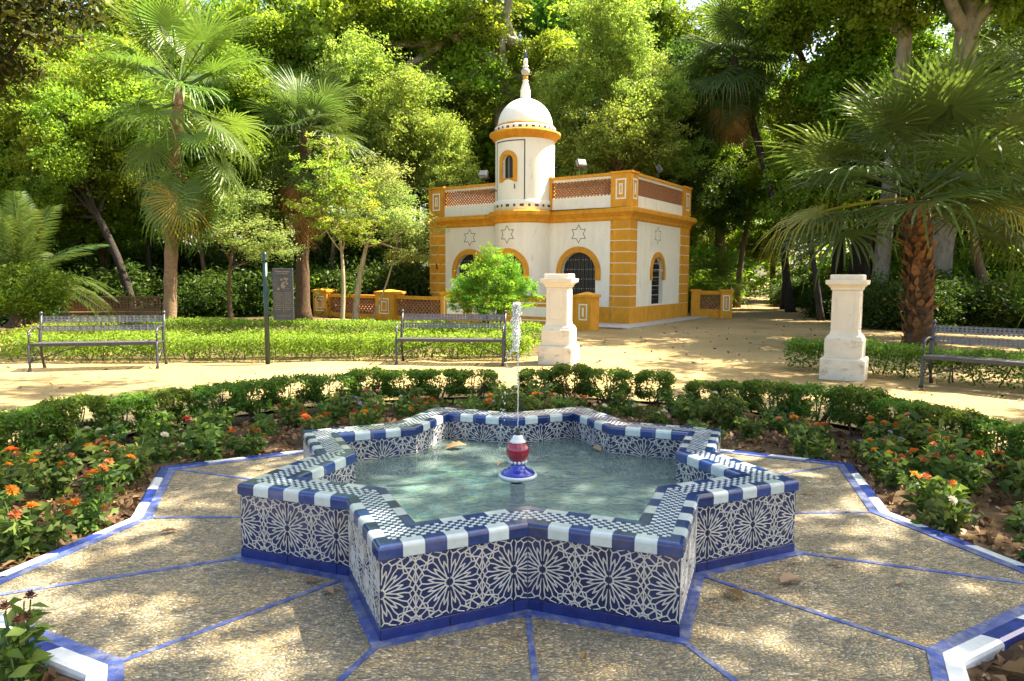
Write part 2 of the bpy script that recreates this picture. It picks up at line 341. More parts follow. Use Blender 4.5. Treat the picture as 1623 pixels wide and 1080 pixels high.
def npmesh(name, V, F, mats, tint=None, smooth=False):
    me = bpy.data.meshes.new(name)
    nV, nF, k = len(V), len(F), F.shape[1]
    me.vertices.add(nV); me.vertices.foreach_set('co', np.ascontiguousarray(V, dtype=np.float32).ravel())
    me.loops.add(nF*k); me.loops.foreach_set('vertex_index', F.astype(np.int32).ravel())
    me.polygons.add(nF); me.polygons.foreach_set('loop_start', (np.arange(nF)*k).astype(np.int32))
    try: me.polygons.foreach_set('loop_total', np.full(nF, k, dtype=np.int32))
    except Exception: pass
    for m in ([mats] if isinstance(mats, str) else mats): me.materials.append(MATS[m])
    if tint is not None:
        a = me.attributes.new('tint', 'FLOAT', 'POINT'); a.data.foreach_set('value', tint.astype(np.float32))
    me.update(calc_edges=True)
    return me
ORD = ['first', 'second', 'third', 'fourth', 'fifth', 'sixth', 'seventh', 'eighth', 'ninth', 'tenth', 'eleventh', 'twelfth', 'thirteenth', 'fourteenth', 'fifteenth', 'sixteenth', 'seventeenth', 'eighteenth', 'nineteenth', 'twentieth', 'twenty-first', 'twenty-second', 'twenty-third', 'twenty-fourth', 'twenty-fifth', 'twenty-sixth', 'twenty-seventh', 'twenty-eighth', 'twenty-ninth', 'thirtieth']

def unit(a): return a/np.maximum(np.linalg.norm(a, axis=-1, keepdims=True), 1e-9)
def leaf_cards(rng, C, L, W, upb=.8, tint=None, fold=.18, dirs=None, jitter=.35):
    """diamond leaves: base, side, tip, side, lightly folded; one quad each"""
    n = len(C)
    N = unit(rng.normal(size=(n, 3))+np.array([0, 0, upb]))
    D = rng.normal(size=(n, 3)) if dirs is None else dirs+rng.normal(size=(n, 3))*.5
    D = unit(D-N*np.sum(D*N, 1, keepdims=True)); S = np.cross(N, D)
    l = (L*(1-jitter+2*jitter*rng.random((n, 1))))/2; ww = l*(W/L)
    V = np.empty((n, 4, 3))
    V[:, 0] = C-D*l; V[:, 1] = C+S*ww+N*l*fold-D*l*.1; V[:, 2] = C+D*l-N*l*fold; V[:, 3] = C-S*ww+N*l*fold-D*l*.1
    F = np.arange(n*4).reshape(n, 4)
    t = rng.random(n) if tint is None else tint
    return V.reshape(-1, 3), F, np.repeat(np.clip(t, 0, 1), 4)
def merge(parts):
    Vs, Fs, Ts, o = [], [], [], 0
    for V, F, T in parts: Vs.append(V); Fs.append(F+o); Ts.append(T); o += len(V)
    return np.concatenate(Vs), np.concatenate(Fs), np.concatenate(Ts)

# ------------------------------------------------------------------ ground
def polar_sheet(name, r0, r1, mat, z0, z1, nr, na=96, wob=0.0, parent=None):
    rng = np.random.default_rng(3)
    rs = r0*(r1/r0)**np.linspace(0, 1, nr); t = np.linspace(0, 2*np.pi, na, endpoint=False)
    rr, tt = np.meshgrid(rs, t, indexing='ij'); zz = np.linspace(z0, z1, nr)[:, None]+rng.normal(size=rr.shape)*wob*(rr < 60)
    zz[0] = z0
    V = np.stack([rr*np.cos(tt), rr*np.sin(tt), zz], -1).reshape(-1, 3)
    i, k = np.meshgrid(np.arange(nr-1), np.arange(na), indexing='ij'); k2 = (k+1) % na
    F = np.stack([i*na+k, i*na+k2, (i+1)*na+k2, (i+1)*na+k], -1).reshape(-1, 4)[:, ::-1]
    me = npmesh(name, V, F, mat); me.polygons.foreach_set('use_smooth', [True]*len(F))
    return struct(obj(name, me))
polar_sheet('ground', 4.22, 450, 'sand', 0, 0, 60, 120, .006)
polar_sheet('flower_bed', .6, 4.40, 'soil', -.06, -.03, 24, 96, .010)
def sheet(name, pts, z, mat):
    mb = MB(); mb.add([(x, y, z) for x, y in pts], [tuple(range(len(pts)))]); return struct(mb.build(name, mat))
sheet('woodland_floor', [(-1.2, 19.4), (4.5, 23.2), (9.5, 27.5), (13.5, 46), (30, 120), (-160, 120), (-160, 8), (-30, 9), (-15.4, 10.8), (-9.6, 15.9), (-7, 19.6)], .006, 'woodland_soil')
sheet('woodland_floor', [(10.3, 14.6), (11.2, 18.5), (16.0, 30), (26, 50), (60, 118), (160, 118), (160, 0), (22, 5), (14, 12)], .006, 'woodland_soil')
sheet('lawn_soil', [(-9.2, 7.6), (-.2, 8.1), (1.0, 8.6), (2.0, 13.6), (-6.5, 19.5), (-12.0, 15.0), (-9.8, 10)], .006, 'woodland_soil')

# ------------------------------------------------------------------ fountain geometry
RT = 1.60; RN = RT*math.cos(R_(45))/math.cos(R_(22.5))
H = 0.405; RIMW = 0.21; T22 = math.tan(R_(22.5))
def starpt(k, Rt, Rn):           # k in half steps of 22.5 degrees, odd = tip
    a = R_(22.5*k); r = Rt if k % 2 else Rn
    return Vector((r*math.sin(a), -r*math.cos(a), 0))
EDGE_L = (starpt(1, RT, RN)-starpt(0, RT, RN)).length
def edge_mats(Rt, Rn, z=0):
    """16 frames: origin at a tip, x to the neighbouring notch, y inwards, z up"""
    out = []
    for i in range(8):
        k = 2*i+1
        for s in (-1, 1):
            p = starpt(k, Rt, Rn); q = starpt(k+s, Rt, Rn); x = (q-p).normalized()
            y = Vector((-x.y, x.x, 0));
            if y.dot(-p) < 0: y = -y
            out.append(Matrix(((x.x, y.x, 0, p.x), (x.y, y.y, 0, p.y), (0, 0, 1, z), (0, 0, 0, 1))))
    return out
EM = edge_mats(RT, RN)
def mit0(y): return y
def mit1(y): return EDGE_L+T22*y
PER = 0.297; PZ0, PZ1 = 0.056, 0.346; PZC = (PZ0+PZ1)/2
def rosette_segments():
    P = lambda r, a: (r*math.cos(R_(a)), r*math.sin(R_(a)))
    S = []
    for k in range(12):
        a = 30*k
        S += [(P(.085, a), P(.06, a+15)), (P(.06, a+15), P(.085, a+30))]
        for g in (-1, 1):
            A, B, Cc = P(.225, a+g*7.5), P(.335, a+g*5.0), P(.415, a+g*6.5)
            S += [(P(.085, a), A), (A, P(.328, a+g*15)), (A, B), (B, Cc), (Cc, P(.452, a+g*15)), (Cc, P(.475, a))]
    for sx in (-1, 1):
        for sz in (-1, 1):
            D = lambda r, a: (sx*r*math.cos(R_(a)), sz*r*math.sin(R_(a)))
            S += [(D(.452, 45), (sx*.419, sz*.407)), (D(.475, 30), (sx*.46, sz*.30)), ((sx*.46, sz*.30), D(.452, 45)), (D(.475, 60), (sx*.30, sz*.455)), ((sx*.30, sz*.455), D(.452, 45)), ((sx*.46, sz*.30), (sx*.5, sz*.25)), ((sx*.30, sz*.455), (sx*.25, sz*.488)), ((sx*.25, sz*.488), (sx*.12, sz*.452)), ((sx*.5, sz*.25), (sx*.455, sz*.13))]
            c = (sx*.5, sz*.488)
            for k in range(8):
                a = 45*k; q = lambda r, b: (c[0]+r*math.cos(R_(b)), c[1]+r*math.sin(R_(b)))
                S += [(q(.052, a), q(.052, a+45)), (q(.052, a), q(.115, a))]
                S += [(q(.115, a), q(.075, a+22.5)), (q(.075, a+22.5), q(.115, a+45))]
            S += [(P(.46, 45+0) if 0 else (sx*.46*math.cos(R_(30)), sz*.46*math.sin(R_(30))), (sx*.5, sz*.37)),
                  ((sx*.46*math.cos(R_(60)), sz*.46*math.sin(R_(60))), (sx*.385, sz*.488)),
                  ((sx*.46*math.cos(R_(30)), sz*.46*math.sin(R_(30))), (sx*.432*math.cos(R_(45))*1.12, sz*.432*math.sin(R_(45))*1.12)),
                  ((sx*.46*math.cos(R_(60)), sz*.46*math.sin(R_(60))), (sx*.432*math.cos(R_(45))*1.12, sz*.432*math.sin(R_(45))*1.12))]
        S += [((sx*.46, 0), (sx*.5, .07)), ((sx*.46, 0), (sx*.5, -.07)), ((sx*.5, .07), (sx*.398, .23)), ((sx*.5, -.07), (sx*.398, -.23)), ((sx*.5, .07), (sx*.5, .37)), ((sx*.5, -.07), (sx*.5, -.37))]
    return S
ROS = rosette_segments()
def clipseg(p, q, xa, xb, za, zb):
    t0, t1 = 0.0, 1.0; dx, dz = q[0]-p[0], q[1]-p[1]
    for a, b in ((-dx, p[0]-xa), (dx, xb-p[0]), (-dz, p[1]-za), (dz, zb-p[1])):
        if abs(a) < 1e-12:
            if b < 0: return None
        else:
            t = b/a
            if a < 0: t0 = max(t0, t)
            else: t1 = min(t1, t)
    if t1-t0 < 1e-4: return None
    return (p[0]+dx*t0, p[1]+dz*t0), (p[0]+dx*t1, p[1]+dz*t1)
def strapwork(xa, xb, za, zb, off, face, sgn, wd=.0058):
    """raised white straps of the rosette pattern between xa and xb; face = y of the tile face, sgn = outward sign"""
    mb = MB(); n = 0; e = wd*.30
    k0 = math.floor((xa-off)/PER)-1
    for k in range(k0, k0+5):
        cx = off+k*PER
        if cx+.55*PER < xa or cx-.55*PER > xb: continue
        for p, q in ROS:
            c = clipseg((cx+p[0]*PER, PZC+p[1]*PER), (cx+q[0]*PER, PZC+q[1]*PER), xa+e, xb-e, za+e, zb-e)
            if c is None: continue
            (x0, z0), (x1, z1) = c; dx, dz = x1-x0, z1-z0; l = math.hypot(dx, dz)
            if l < .002: continue
            nx, nz = -dz/l*wd/2, dx/l*wd/2; ex, ez = dx/l*wd*.3, dz/l*wd*.3
            h = .0016+.00004*(n % 17); n += 1
            b = [(x0-ex+nx, z0-ez+nz), (x1+ex+nx, z1+ez+nz), (x1+ex-nx, z1+ez-nz), (x0-ex-nx, z0-ez-nz)]
            b = [(min(max(x, xa+.0006), xb-.0006), min(max(z, za+.0006), zb-.0006)) for x, z in b]
            ins = .55
            m = ((b[0][0]+b[2][0])/2, (b[0][1]+b[2][1])/2)
            tp = [(x-nx*.45*(1 if i in (0, 1) else -1), z-nz*.45*(1 if i in (0, 1) else -1)) for i, (x, z) in enumerate(b)]
            vs = [(x, face, z) for x, z in b]+[(x, face+sgn*h, z) for x, z in tp]
            mb.add(vs, [(4, 5, 6, 7), (0, 1, 5, 4), (1, 2, 6, 5), (2, 3, 7, 6), (3, 0, 4, 7)])
    return mb.mesh('strapwork', 'strap_cream')
fountain = thing('fountain', 'eight-pointed star fountain basin clad in blue and white tiles', 'fountain')
# masonry core, one ring of sixteen mitred lengths
mb = MB()
for M in EM:
    t = MB(); t.extrude([(.010, 0), (RIMW-.010, 0), (RIMW-.010, H-.012), (.010, H-.012)], mit0, mit1)
    mb.add([M @ Vector(p) for p in t.v], t.f)
mb.build('basin_wall', 'strap_grout', fountain)
mb = MB(); mb.add([starpt(k, RT-.2, RN-.15)+Vector((0, 0, .035)) for k in range(16)], [tuple(range(16))]); mb.build('basin_floor', 'basin_mosaic', fountain)
# outer cladding tiles
g_ = .0017
cuts = [0, PER, 2*PER, EDGE_L]
outer_t, outer_s, skirt = [], [], []
for j in range(3):
    a, b = cuts[j], cuts[j+1]
    first, last = j == 0, j == 2
    t = MB(); t.extrude([(0, PZ0), (.0098, PZ0), (.0098, PZ1), (0, PZ1)], (lambda y, a=a, f=first: y+g_ if f else a+g_), (lambda y, b=b, l=last: b+T22*y-g_ if l else b-g_))
    outer_t.append(t.mesh('wall_tile', 'tile_cobalt'))
    outer_s.append(strapwork(a+g_, b-g_, PZ0+.001, PZ1-.001, 0.0, 0.0, -1))
    t = MB(); t.extrude([(-.004, 0), (.0098, 0), (.0098, PZ0-.001), (.001, PZ0-.001), (-.004, PZ0-.004)], (lambda y, a=a, f=first: y+g_ if f else a+g_), (lambda y, b=b, l=last: b+T22*y-g_ if l else b-g_))
    skirt.append(t.mesh('skirting_tile', 'skirting_blue'))
EDB, EDI = 7, 5
def arc(cy_, cz, r, a0, a1, n=4): return [(cy_+r*math.cos(R_(a0+(a1-a0)*i/n)), cz+r*math.sin(R_(a0+(a1-a0)*i/n))) for i in range(n+1)]
rim_o, rim_i = {}, {}
for j in range(EDB):
    wdt = EDGE_L/EDB; a, b = j*wdt, (j+1)*wdt
    prof = [(-.009, .348)]+arc(.009, H-.018, .018, 180, 90)+[(.050, H), (.050, .352)]
    t = MB(); t.extrude(prof, (lambda y, a=a, f=(j == 0): y+.0006 if f else a+.0008), (lambda y, b=b, l=(j == EDB-1): b+T22*y-.0006 if l else b-.0008))
    rim_o[j] = t
IN_L = mit1(RIMW)-mit0(RIMW)
for j in range(EDI):
    a, b = RIMW+IN_L*j/EDI, RIMW+IN_L*(j+1)/EDI
    y2 = RIMW+.008
    prof = [(RIMW-.050, .352), (RIMW-.050, H)]+arc(y2-.018, H-.018, .018, 90, 0)+[(y2, .348)]
    t = MB(); t.extrude(prof, (lambda y, a=a, f=(j == 0): y+.0006 if f else a+.0008), (lambda y, b=b, l=(j == EDI-1): mit1(y)-.0006 if l else b-.0008))
    rim_i[j] = t
rim_om = {(j, c): rim_o[j].mesh('rim_tile', c) for j in rim_o for c in ('tile_blue', 'tile_white')}
rim_im = {(j, c): rim_i[j].mesh('rim_tile', c) for j in rim_i for c in ('tile_blue', 'tile_white')}
# inner cladding
icuts = [RIMW, RIMW+IN_L*.5, RIMW+IN_L]
inner_t, inner_s = [], []
for j in range(2):
    a, b = icuts[j], icuts[j+1]
    t = MB(); t.extrude([(RIMW-.0098, .06), (RIMW, .06), (RIMW, PZ1), (RIMW-.0098, PZ1)], (lambda y, a=a, f=(j == 0): y+g_ if f else a+g_), (lambda y, b=b, l=(j == 1): mit1(y)-g_ if l else b-g_))
    inner_t.append(t.mesh('inner_wall_tile', 'tile_cobalt'))
    inner_s.append(strapwork(a+g_, b-g_, .06, PZ1-.001, RIMW, RIMW, 1))
for M in EM:
    for j in range(3):
        o = obj('wall_tile', outer_t[j], fountain, M); obj('strapwork', outer_s[j], o)
        obj('skirting_tile', skirt[j], fountain, M)
    for j in range(EDB):
        obj('rim_tile', rim_om[(j, 'tile_blue' if j % 2 == 0 else 'tile_white')], fountain, M)
    for j in range(2):
        o = obj('inner_wall_tile', inner_t[j], fountain, M); obj('strapwork', inner_s[j], o)
    for j in range(EDI):
        obj('rim_tile', rim_im[(j, 'tile_blue' if j % 2 == 0 else 'tile_white')], fountain, M)
# chequered mosaic on the flat of the rim: tiny tesserae, one joined part
mb = MB(); rng = random.Random(5)
rows = 5; ya, yb = .0515, RIMW-.0515; cs = (yb-ya)/rows
for M in EM:
    mb.cur = 2
    mb.add([M @ Vector(p) for p in ((mit0(ya), ya, H-.0025), (mit1(ya), ya, H-.0025), (mit1(yb), yb, H-.0025), (mit0(yb), yb, H-.0025))], [(0, 1, 2, 3)])
    for r in range(rows):
        y0, y1 = ya+r*cs+.0009, ya+(r+1)*cs-.0009
        for c in range(int((mit1(yb)+.05)/cs)+1):
            x0, x1 = c*cs+.0009, (c+1)*cs-.0009
            q = [(min(max(x, mit0(y)+.0006), mit1(y)-.0006), y) for x, y in ((x0, y0), (x1, y0), (x1, y1), (x0, y1))]
            if max(p[0] for p in q)-min(p[0] for p in q) < .003 or q[1][0]-q[0][0] < -1e-6: continue
            h = H-.0008+rng.uniform(-.0005, .0005); mb.cur = (r+c) % 2
            vs = [M @ Vector((x, y, h)) for x, y in q]+[M @ Vector((x, y, H-.0026)) for x, y in q]
            mb.add(vs, [(0, 1, 2, 3), (0, 4, 5, 1), (1, 5, 6, 2), (2, 6, 7, 3), (3, 7, 4, 0)])
o = mb.build('rim_mosaic', ['mosaic_blue', 'mosaic_white', 'grout'], fountain); o['kind'] = 'stuff'
# water
rng = np.random.default_rng(11)
RIT = RT-RIMW/math.sin(R_(45))+.002; RIN = RIT*math.cos(R_(45))/math.cos(R_(22.5)); WZ = .205
na, nr = 240, 70
th = np.linspace(0, 2*np.pi, na, endpoint=False); ph = np.mod(th, np.pi/4)-np.pi/8      # tips at multiples offset
d_in = RIT*math.cos(R_(45)); aa = np.abs(ph)
rho = d_in/np.cos(np.pi/4-aa)
fr = np.linspace(0.03, 1, nr)[:, None]; rr = fr*rho[None]; X = rr*np.sin(th); Y = -rr*np.cos(th)
dj = np.hypot(X-.01, Y-.15); Z = WZ+.0022*np.sin(dj*62)*np.exp(-dj*1.1)
for _ in range(22):
    kx, ky = rng.normal(size=2)*16; Z += .00055*np.sin(kx*X+ky*Y+rng.random()*6)
V = np.stack([X, Y, Z], -1).reshape(-1, 3); V = np.concatenate([V, [[0, 0, WZ]]])
i, k = np.meshgrid(np.arange(nr-1), np.arange(na), indexing='ij'); k2 = (k+1) % na
F = np.stack([i*na+k, i*na+k2, (i+1)*na+k2, (i+1)*na+k], -1).reshape(-1, 4)[:, ::-1]
me = npmesh('water', V, F, 'water'); me.polygons.foreach_set('use_smooth', [True]*len(F)); struct(obj('water', me))
mb = MB()
# spout
NX, NY = .01, .15
spout = thing('fountain_spout', 'glazed red and cobalt ceramic spout standing in the middle of the water', 'spout', (NX, NY, .036))
def lathe_part(name, prof, mat, parent, n=28, flute=None):
    mb = MB(); mb.smooth = True; mb.lathe(prof, n, (0, 0), flute); return mb.build(name, mat, parent)
z0 = -.036
lathe_part('pedestal', [(.05, 0), (.05, .155)], 'grout', spout)
lathe_part('saucer_lip', [(.06, .150), (.112, .158), (.124, .170), (.126, .182), (.120, .190), (.108, .188)], 'ceramic_white', spout)
lathe_part('saucer', [(.105, .180), (.112, .192), (.098, .204), (.070, .216), (.052, .232), (.044, .250), (.046, .262)], 'ceramic_cobalt', spout)
bm_ = MB(); bm_.smooth = True; bm_.ball((0, 0, 0), .0105, 8, 6); bead = bm_.mesh('bead', 'ceramic_white')
for k in range(13):
    a = 2*math.pi*k/13; obj('bead', bead, spout, Matrix.Translation((.053*math.cos(a), .053*math.sin(a), .268)))
lathe_part('bulb', [(.042, .262), (.052, .276), (.066, .298), (.073, .326), (.073, .350), (.066, .372), (.052, .388), (.044, .394)], 'ceramic_red', spout, 60, lambda t: 1+.028*math.cos(15*t))
lathe_part('collar', [(.052, .392), (.054, .398), (.044, .410), (.036, .418), (.034, .432), (.026, .438), (.020, .440)], 'ceramic_white', spout)
lathe_part('nozzle', [(.019, .438), (.017, .452), (.013, .458), (.012, .476), (.008, .480)], 'black_metal', spout)
# jet
jet = thing('water_jet', 'thin jet of water rising from the spout to a frothy top', 'water jet', (NX, NY, .515))
rng = random.Random(4)
mb = MB(); mb.smooth = True
pts = [(rng.uniform(-.0015, .0015)-.004*(i/44)**2, rng.uniform(-.0015, .0015), .80*i/44) for i in range(45)]
mb.tube(pts[:16], [.0034+.0012*rng.random() for _ in range(16)], 7)
for i in range(150):
    f = .34+.66*i/150; mb.ball((rng.gauss(0, .0016)-.004*f*f, rng.gauss(0, .0016), .80*f), rng.uniform(.0024, .0052), 6, 4, rng.uniform(1.2, 3.0))
mb.build('stream', 'spray', jet)
mb = MB(); mb.smooth = True
for _ in range(700):
    z = .80-.30*rng.random()**1.5; wv = .028*(1-abs((.80-z)/.30-.4)*.6)
    mb.ball((-.014+rng.gauss(0, wv*.55), rng.gauss(0, wv*.55), z), rng.uniform(.0015, .0062), 6, 4, rng.uniform(1, 2.4))
mb.ball((-.012, 0, .79), .016, 8, 6, 1.3)
mb.build('froth', 'spray', jet)
mb = MB(); mb.smooth = True
for _ in range(90):                      # water falling back, a little to the left
    t = rng.random(); mb.ball((-.03-.09*t+rng.gauss(0, .012), -.02*t+rng.gauss(0, .012), .52-.78*t*t), rng.uniform(.0016, .0046), 6, 4, rng.uniform(1, 2.4))
for _ in range(60):                      # splashes where it lands
    mb.ball((-.10+rng.gauss(0, .05), rng.gauss(0, .05), -.305+rng.random()**3*.07), rng.uniform(.0015, .004), 6, 4)
mb.build('droplets', 'spray', jet)['kind'] = 'stuff'

# ------------------------------------------------------------------ pavement round the fountain
RO, ROn = 2.86, 2.30
pave = struct(obj('pavement', None)); pave['kind'] = 'structure'
def vk(k, Rt, Rn): p = starpt(k % 16, Rt, Rn); return (p.x, p.y)
for k in range(16):
    a, b, c, d = vk(k, RT, RN), vk(k+1, RT, RN), vk(k+1, RO, ROn), vk(k, RO, ROn)
    mb = MB(); mb.prism([a, d, c, b], -.05, 0.0); mb.build('pebble_panel', 'pebble', pave)
def strip(p, q, wd, z, name='blue_strip', mat='strip_blue', ext=0):
    p, q = Vector((*p, 0)), Vector((*q, 0)); d = (q-p).normalized(); n = Vector((-d.y, d.x, 0))*wd/2; p = p-d*ext; q = q+d*ext
    mb = MB(); mb.prism([(p-n).to_2d(), (q-n).to_2d(), (q+n).to_2d(), (p+n).to_2d()], -.01, z); return mb.build(name, mat, pave)
def offpoly(k, dd, Rt, Rn):
    """vertex k of a star ring moved outwards by dd, keeping edges parallel"""
    p0, p1, p2 = [Vector(vk(k+j, Rt, Rn)) for j in (-1, 0, 1)]
    def nrm(a, b): e = (b-a).normalized(); return Vector((e.y, -e.x))
    n1, n2 = nrm(p0, p1), nrm(p1, p2)
    bis = (n1+n2).normalized(); return p1+bis*(dd/max(.2, bis.dot(n1)))
rs = random.Random(9)
for k in range(16):
    strip(vk(k, RT+.05, RN+.05), vk(k, RO-.02, ROn-.02), .026, .004)
    # border strips: along the basin and inside the kerb
    a, b = offpoly(k, .002, RT, RN), offpoly(k+1, .002, RT, RN); c, d = offpoly(k+1, .045, RT, RN), offpoly(k, .045, RT, RN)
    mb = MB(); mb.prism([a, d, c, b], -.01, .0075); mb.build('blue_border', 'strip_blue', pave)
    a, b = offpoly(k, -.055, RO, ROn), offpoly(k+1, -.055, RO, ROn); c, d = offpoly(k+1, -.001, RO, ROn), offpoly(k, -.001, RO, ROn)
    mb = MB(); mb.prism([a, d, c, b], -.01, .0055); mb.build('blue_border', 'strip_blue', pave)
    # kerb tiles with a rounded outer shoulder
    P0, P1 = [Vector(offpoly(k, 0, RO, ROn)), Vector(offpoly(k+1, 0, RO, ROn))]; Q0, Q1 = offpoly(k, .075, RO, ROn), offpoly(k+1, .075, RO, ROn)
    n = 4
    for j in range(n):
        f0, f1 = j/n, (j+1)/n; e = (P1-P0).normalized()*.001
        pr = [(0, -.06), (0, .008), (.72, .008), (.93, .0), (1, -.014), (1, -.06)]
        mb = MB(); vs = []
        for f, sg in ((f0, 1), (f1, -1)):
            A = P0.lerp(P1, f)+e*sg; B = Q0.lerp(Q1, f)+e*sg
            vs += [(*(A.lerp(B, t)), z) for t, z in pr]
        m_ = len(pr); mb.add(vs, [tuple(range(m_)), tuple(range(2*m_-1, m_-1, -1))]+[(i, m_+i, m_+(i+1) % m_, (i+1) % m_) for i in range(m_)])
        white = (j in (0, 2)) if k % 2 == 0 else (j in (1, 3))
        mb.build('kerb_tile', 'kerb_white' if white else 'kerb_blue', pave)

# ------------------------------------------------------------------ pavilion
KX, KY = 3.965, 16.244
pav = thing('pavilion', 'white and ochre kiosk with round domed turret and arched iron doors', 'pavilion', (KX, KY, 0), R_(-36))
LU, LV, TS = 7.77, 4.95, 3.74
Mf = lambda x, z, d: (x, d, z)
Ms = lambda t, z, d: (-d, t, z)
def Mcyl(R): return lambda x, z, d: (-TS+(R-d)*math.sin(x/R), .02-(R-d)*math.cos(x/R), z)
def wall_cols(mb, M, x0, x1, z0, z1, ops=(), dep=.22, step=None):
    xs = {x0, x1}
    for c, hw, zs, zb in ops:
        for i in range(17): xs.add(c-hw*math.cos(math.pi*i/16))
    if step:
        n = max(1, int((x1-x0)/step)); xs |= {x0+(x1-x0)*i/n for i in range(n+1)}
    xs = sorted(x for x in xs if x0-1e-6 <= x <= x1+1e-6)
    def top(x, o): c, hw, zs, zb = o; return zs+math.sqrt(max(0, hw*hw-(x-c)**2))
    for a, b in zip(xs, xs[1:]):
        if b-a < 1e-6: continue
        mid = (a+b)/2; hit = [o for o in ops if abs(mid-o[0]) < o[1]]
        if not hit: mb.add([M(a, z0, 0), M(b, z0, 0), M(b, z1, 0), M(a, z1, 0)], [(0, 1, 2, 3)]); continue
        o = hit[0]; ta, tb = top(a, o), top(b, o)
        mb.add([M(a, ta, 0), M(b, tb, 0), M(b, z1, 0), M(a, z1, 0)], [(0, 1, 2, 3)])
        mb.add([M(a, ta, 0), M(a, ta, dep), M(b, tb, dep), M(b, tb, 0)], [(0, 1, 2, 3)])
        if o[3] > z0:
            mb.add([M(a, z0, 0), M(b, z0, 0), M(b, o[3], 0), M(a, o[3], 0)], [(0, 1, 2, 3)])
            mb.add([M(a, o[3], 0), M(b, o[3], 0), M(b, o[3], dep), M(a, o[3], dep)], [(0, 1, 2, 3)])
    for c, hw, zs, zb in ops:
        for s in (-1, 1): mb.add([M(c+s*hw, zb, 0), M(c+s*hw, zb, dep), M(c+s*hw, zs, dep), M(c+s*hw, zs, 0)], [(0, 1, 2, 3)])
def arch_path(c, hw, zs, zb, n=20): return [(c-hw, zb)]+[(c-hw*math.cos(math.pi*i/n), zs+hw*math.sin(math.pi*i/n)) for i in range(n+1)]+[(c+hw, zb)]
def arch_band(M, c, wi, wo, zs, zb, pr, parent, mat='plaster_ochre', name='arch_band', closed=None):
    a, b = arch_path(c, wi, zs, zb), arch_path(c, wo, zs, zb if closed is None else closed); mb = MB()
    for i in range(len(a)-1):
        mb.add([M(*a[i], -pr), M(*a[i+1], -pr), M(*b[i+1], -pr), M(*b[i], -pr)], [(0, 1, 2, 3)])
        mb.add([M(*b[i], -pr), M(*b[i+1], -pr), M(*b[i+1], 0.02), M(*b[i], 0.02)], [(0, 1, 2, 3)])
        mb.add([M(*a[i], -pr), M(*a[i+1], -pr), M(*a[i+1], 0.05), M(*a[i], 0.05)], [(0, 1, 2, 3)])
    for p, q in ((a[0], b[0]), (a[-1], b[-1])): mb.add([M(*p, -pr), M(*q, -pr), M(*q, .02), M(*p, .02)], [(0, 1, 2, 3)])
    if closed is not None: mb.add([M(b[0][0], closed, -pr), M(b[-1][0], closed, -pr), M(a[-1][0], zb, -pr), M(a[0][0], zb, -pr)], [(0, 1, 2, 3)]); mb.add([M(b[0][0], closed, -pr), M(b[-1][0], closed, -pr), M(b[-1][0], closed, .02), M(b[0][0], closed, .02)], [(0, 1, 2, 3)])
    return mb.build(name, mat, parent)
def door_fill(M, c, hw, zs, zb, d, parent, name='door'):
    p = arch_path(c, hw*1.06, zs, zb-.01, 24); mb = MB()
    for i in range(1, len(p)-2):
        mb.add([M(p[i][0], zb-.01, d), M(p[i+1][0], zb-.01, d), M(p[i+1][0], p[i+1][1], d), M(p[i][0], p[i][1], d)], [(0, 1, 2, 3)])
    o = mb.build(name, 'door_iron', parent)
    st = MB(); z = zb+.15; r = 0
    while z < zs+hw*.95:
        w_ = hw if z < zs else math.sqrt(max(0, hw*hw-(z-zs)**2))
        n = int(2*w_/.085)
        for i in range(n):
            x = c-w_+(i+.5)*2*w_/n; st.box(x-.013, x+.013, z-.013, z+.013, -.012, .0, lambda a, b, e: M(a, b, d+e))
        z += .30
    # slender bars over the door leaf
    for i in range(9):
        x = c-hw+(i+.5)*2*hw/9; ht = zs+math.sqrt(max(0, hw*hw-(x-c)**2)) if abs(x-c) < hw else zs
        st.cur = 1; st.box(x-.008, x+.008, zb, ht-.01, -.02, -.008, lambda a, b, e: M(a, b, d+e)); st.cur = 0
    st.build('studs', ['stud_metal', 'black_metal'], o)['kind'] = 'stuff'
    return o
def hexagram(M, cx, cz, R, lw, parent, pr=.006):
    mb = MB(); o, i_ = [], []
    for k in range(12):
        r = R if k % 2 == 0 else R/math.sqrt(3); a = R_(90+30*k)
        o.append((cx+(r+lw*(1 if k % 2 == 0 else .58)/1)*math.cos(a)*1.0, cz+(r+lw*(1 if k % 2 == 0 else .58))*math.sin(a)))
        i_.append((cx+(r-lw*(1 if k % 2 == 0 else .58))*math.cos(a), cz+(r-lw*(1 if k % 2 == 0 else .58))*math.sin(a)))
    for k in range(12):
        j = (k+1) % 12
        mb.add([M(*o[k], -pr), M(*i_[k], -pr), M(*i_[j], -pr), M(*o[j], -pr)], [(0, 1, 2, 3)])
    return mb.build('star_emblem', 'star_line', parent)
def frame_line(M, x0, x1, z0, z1, lw, pr, parent, name, mat, step=.2):
    mb = MB()
    def bar(a, b, c, d):
        n = max(1, int((b-a)/step))
        for i in range(n):
            p, q = a+(b-a)*i/n, a+(b-a)*(i+1)/n
            mb.add([M(p, c, -pr), M(q, c, -pr), M(q, d, -pr), M(p, d, -pr)], [(0, 1, 2, 3)])
            mb.add([M(p, c, -pr), M(q, c, -pr), M(q, c, .003), M(p, c, .003)], [(0, 1, 2, 3)])
            mb.add([M(p, d, -pr), M(q, d, -pr), M(q, d, .003), M(p, d, .003)], [(0, 1, 2, 3)])
    bar(x0, x1, z0, z0+lw); bar(x0, x1, z1-lw, z1); bar(x0, x0+lw, z0+lw, z1-lw); bar(x1-lw, x1, z0+lw, z1-lw)
    return mb.build(name, mat, parent)
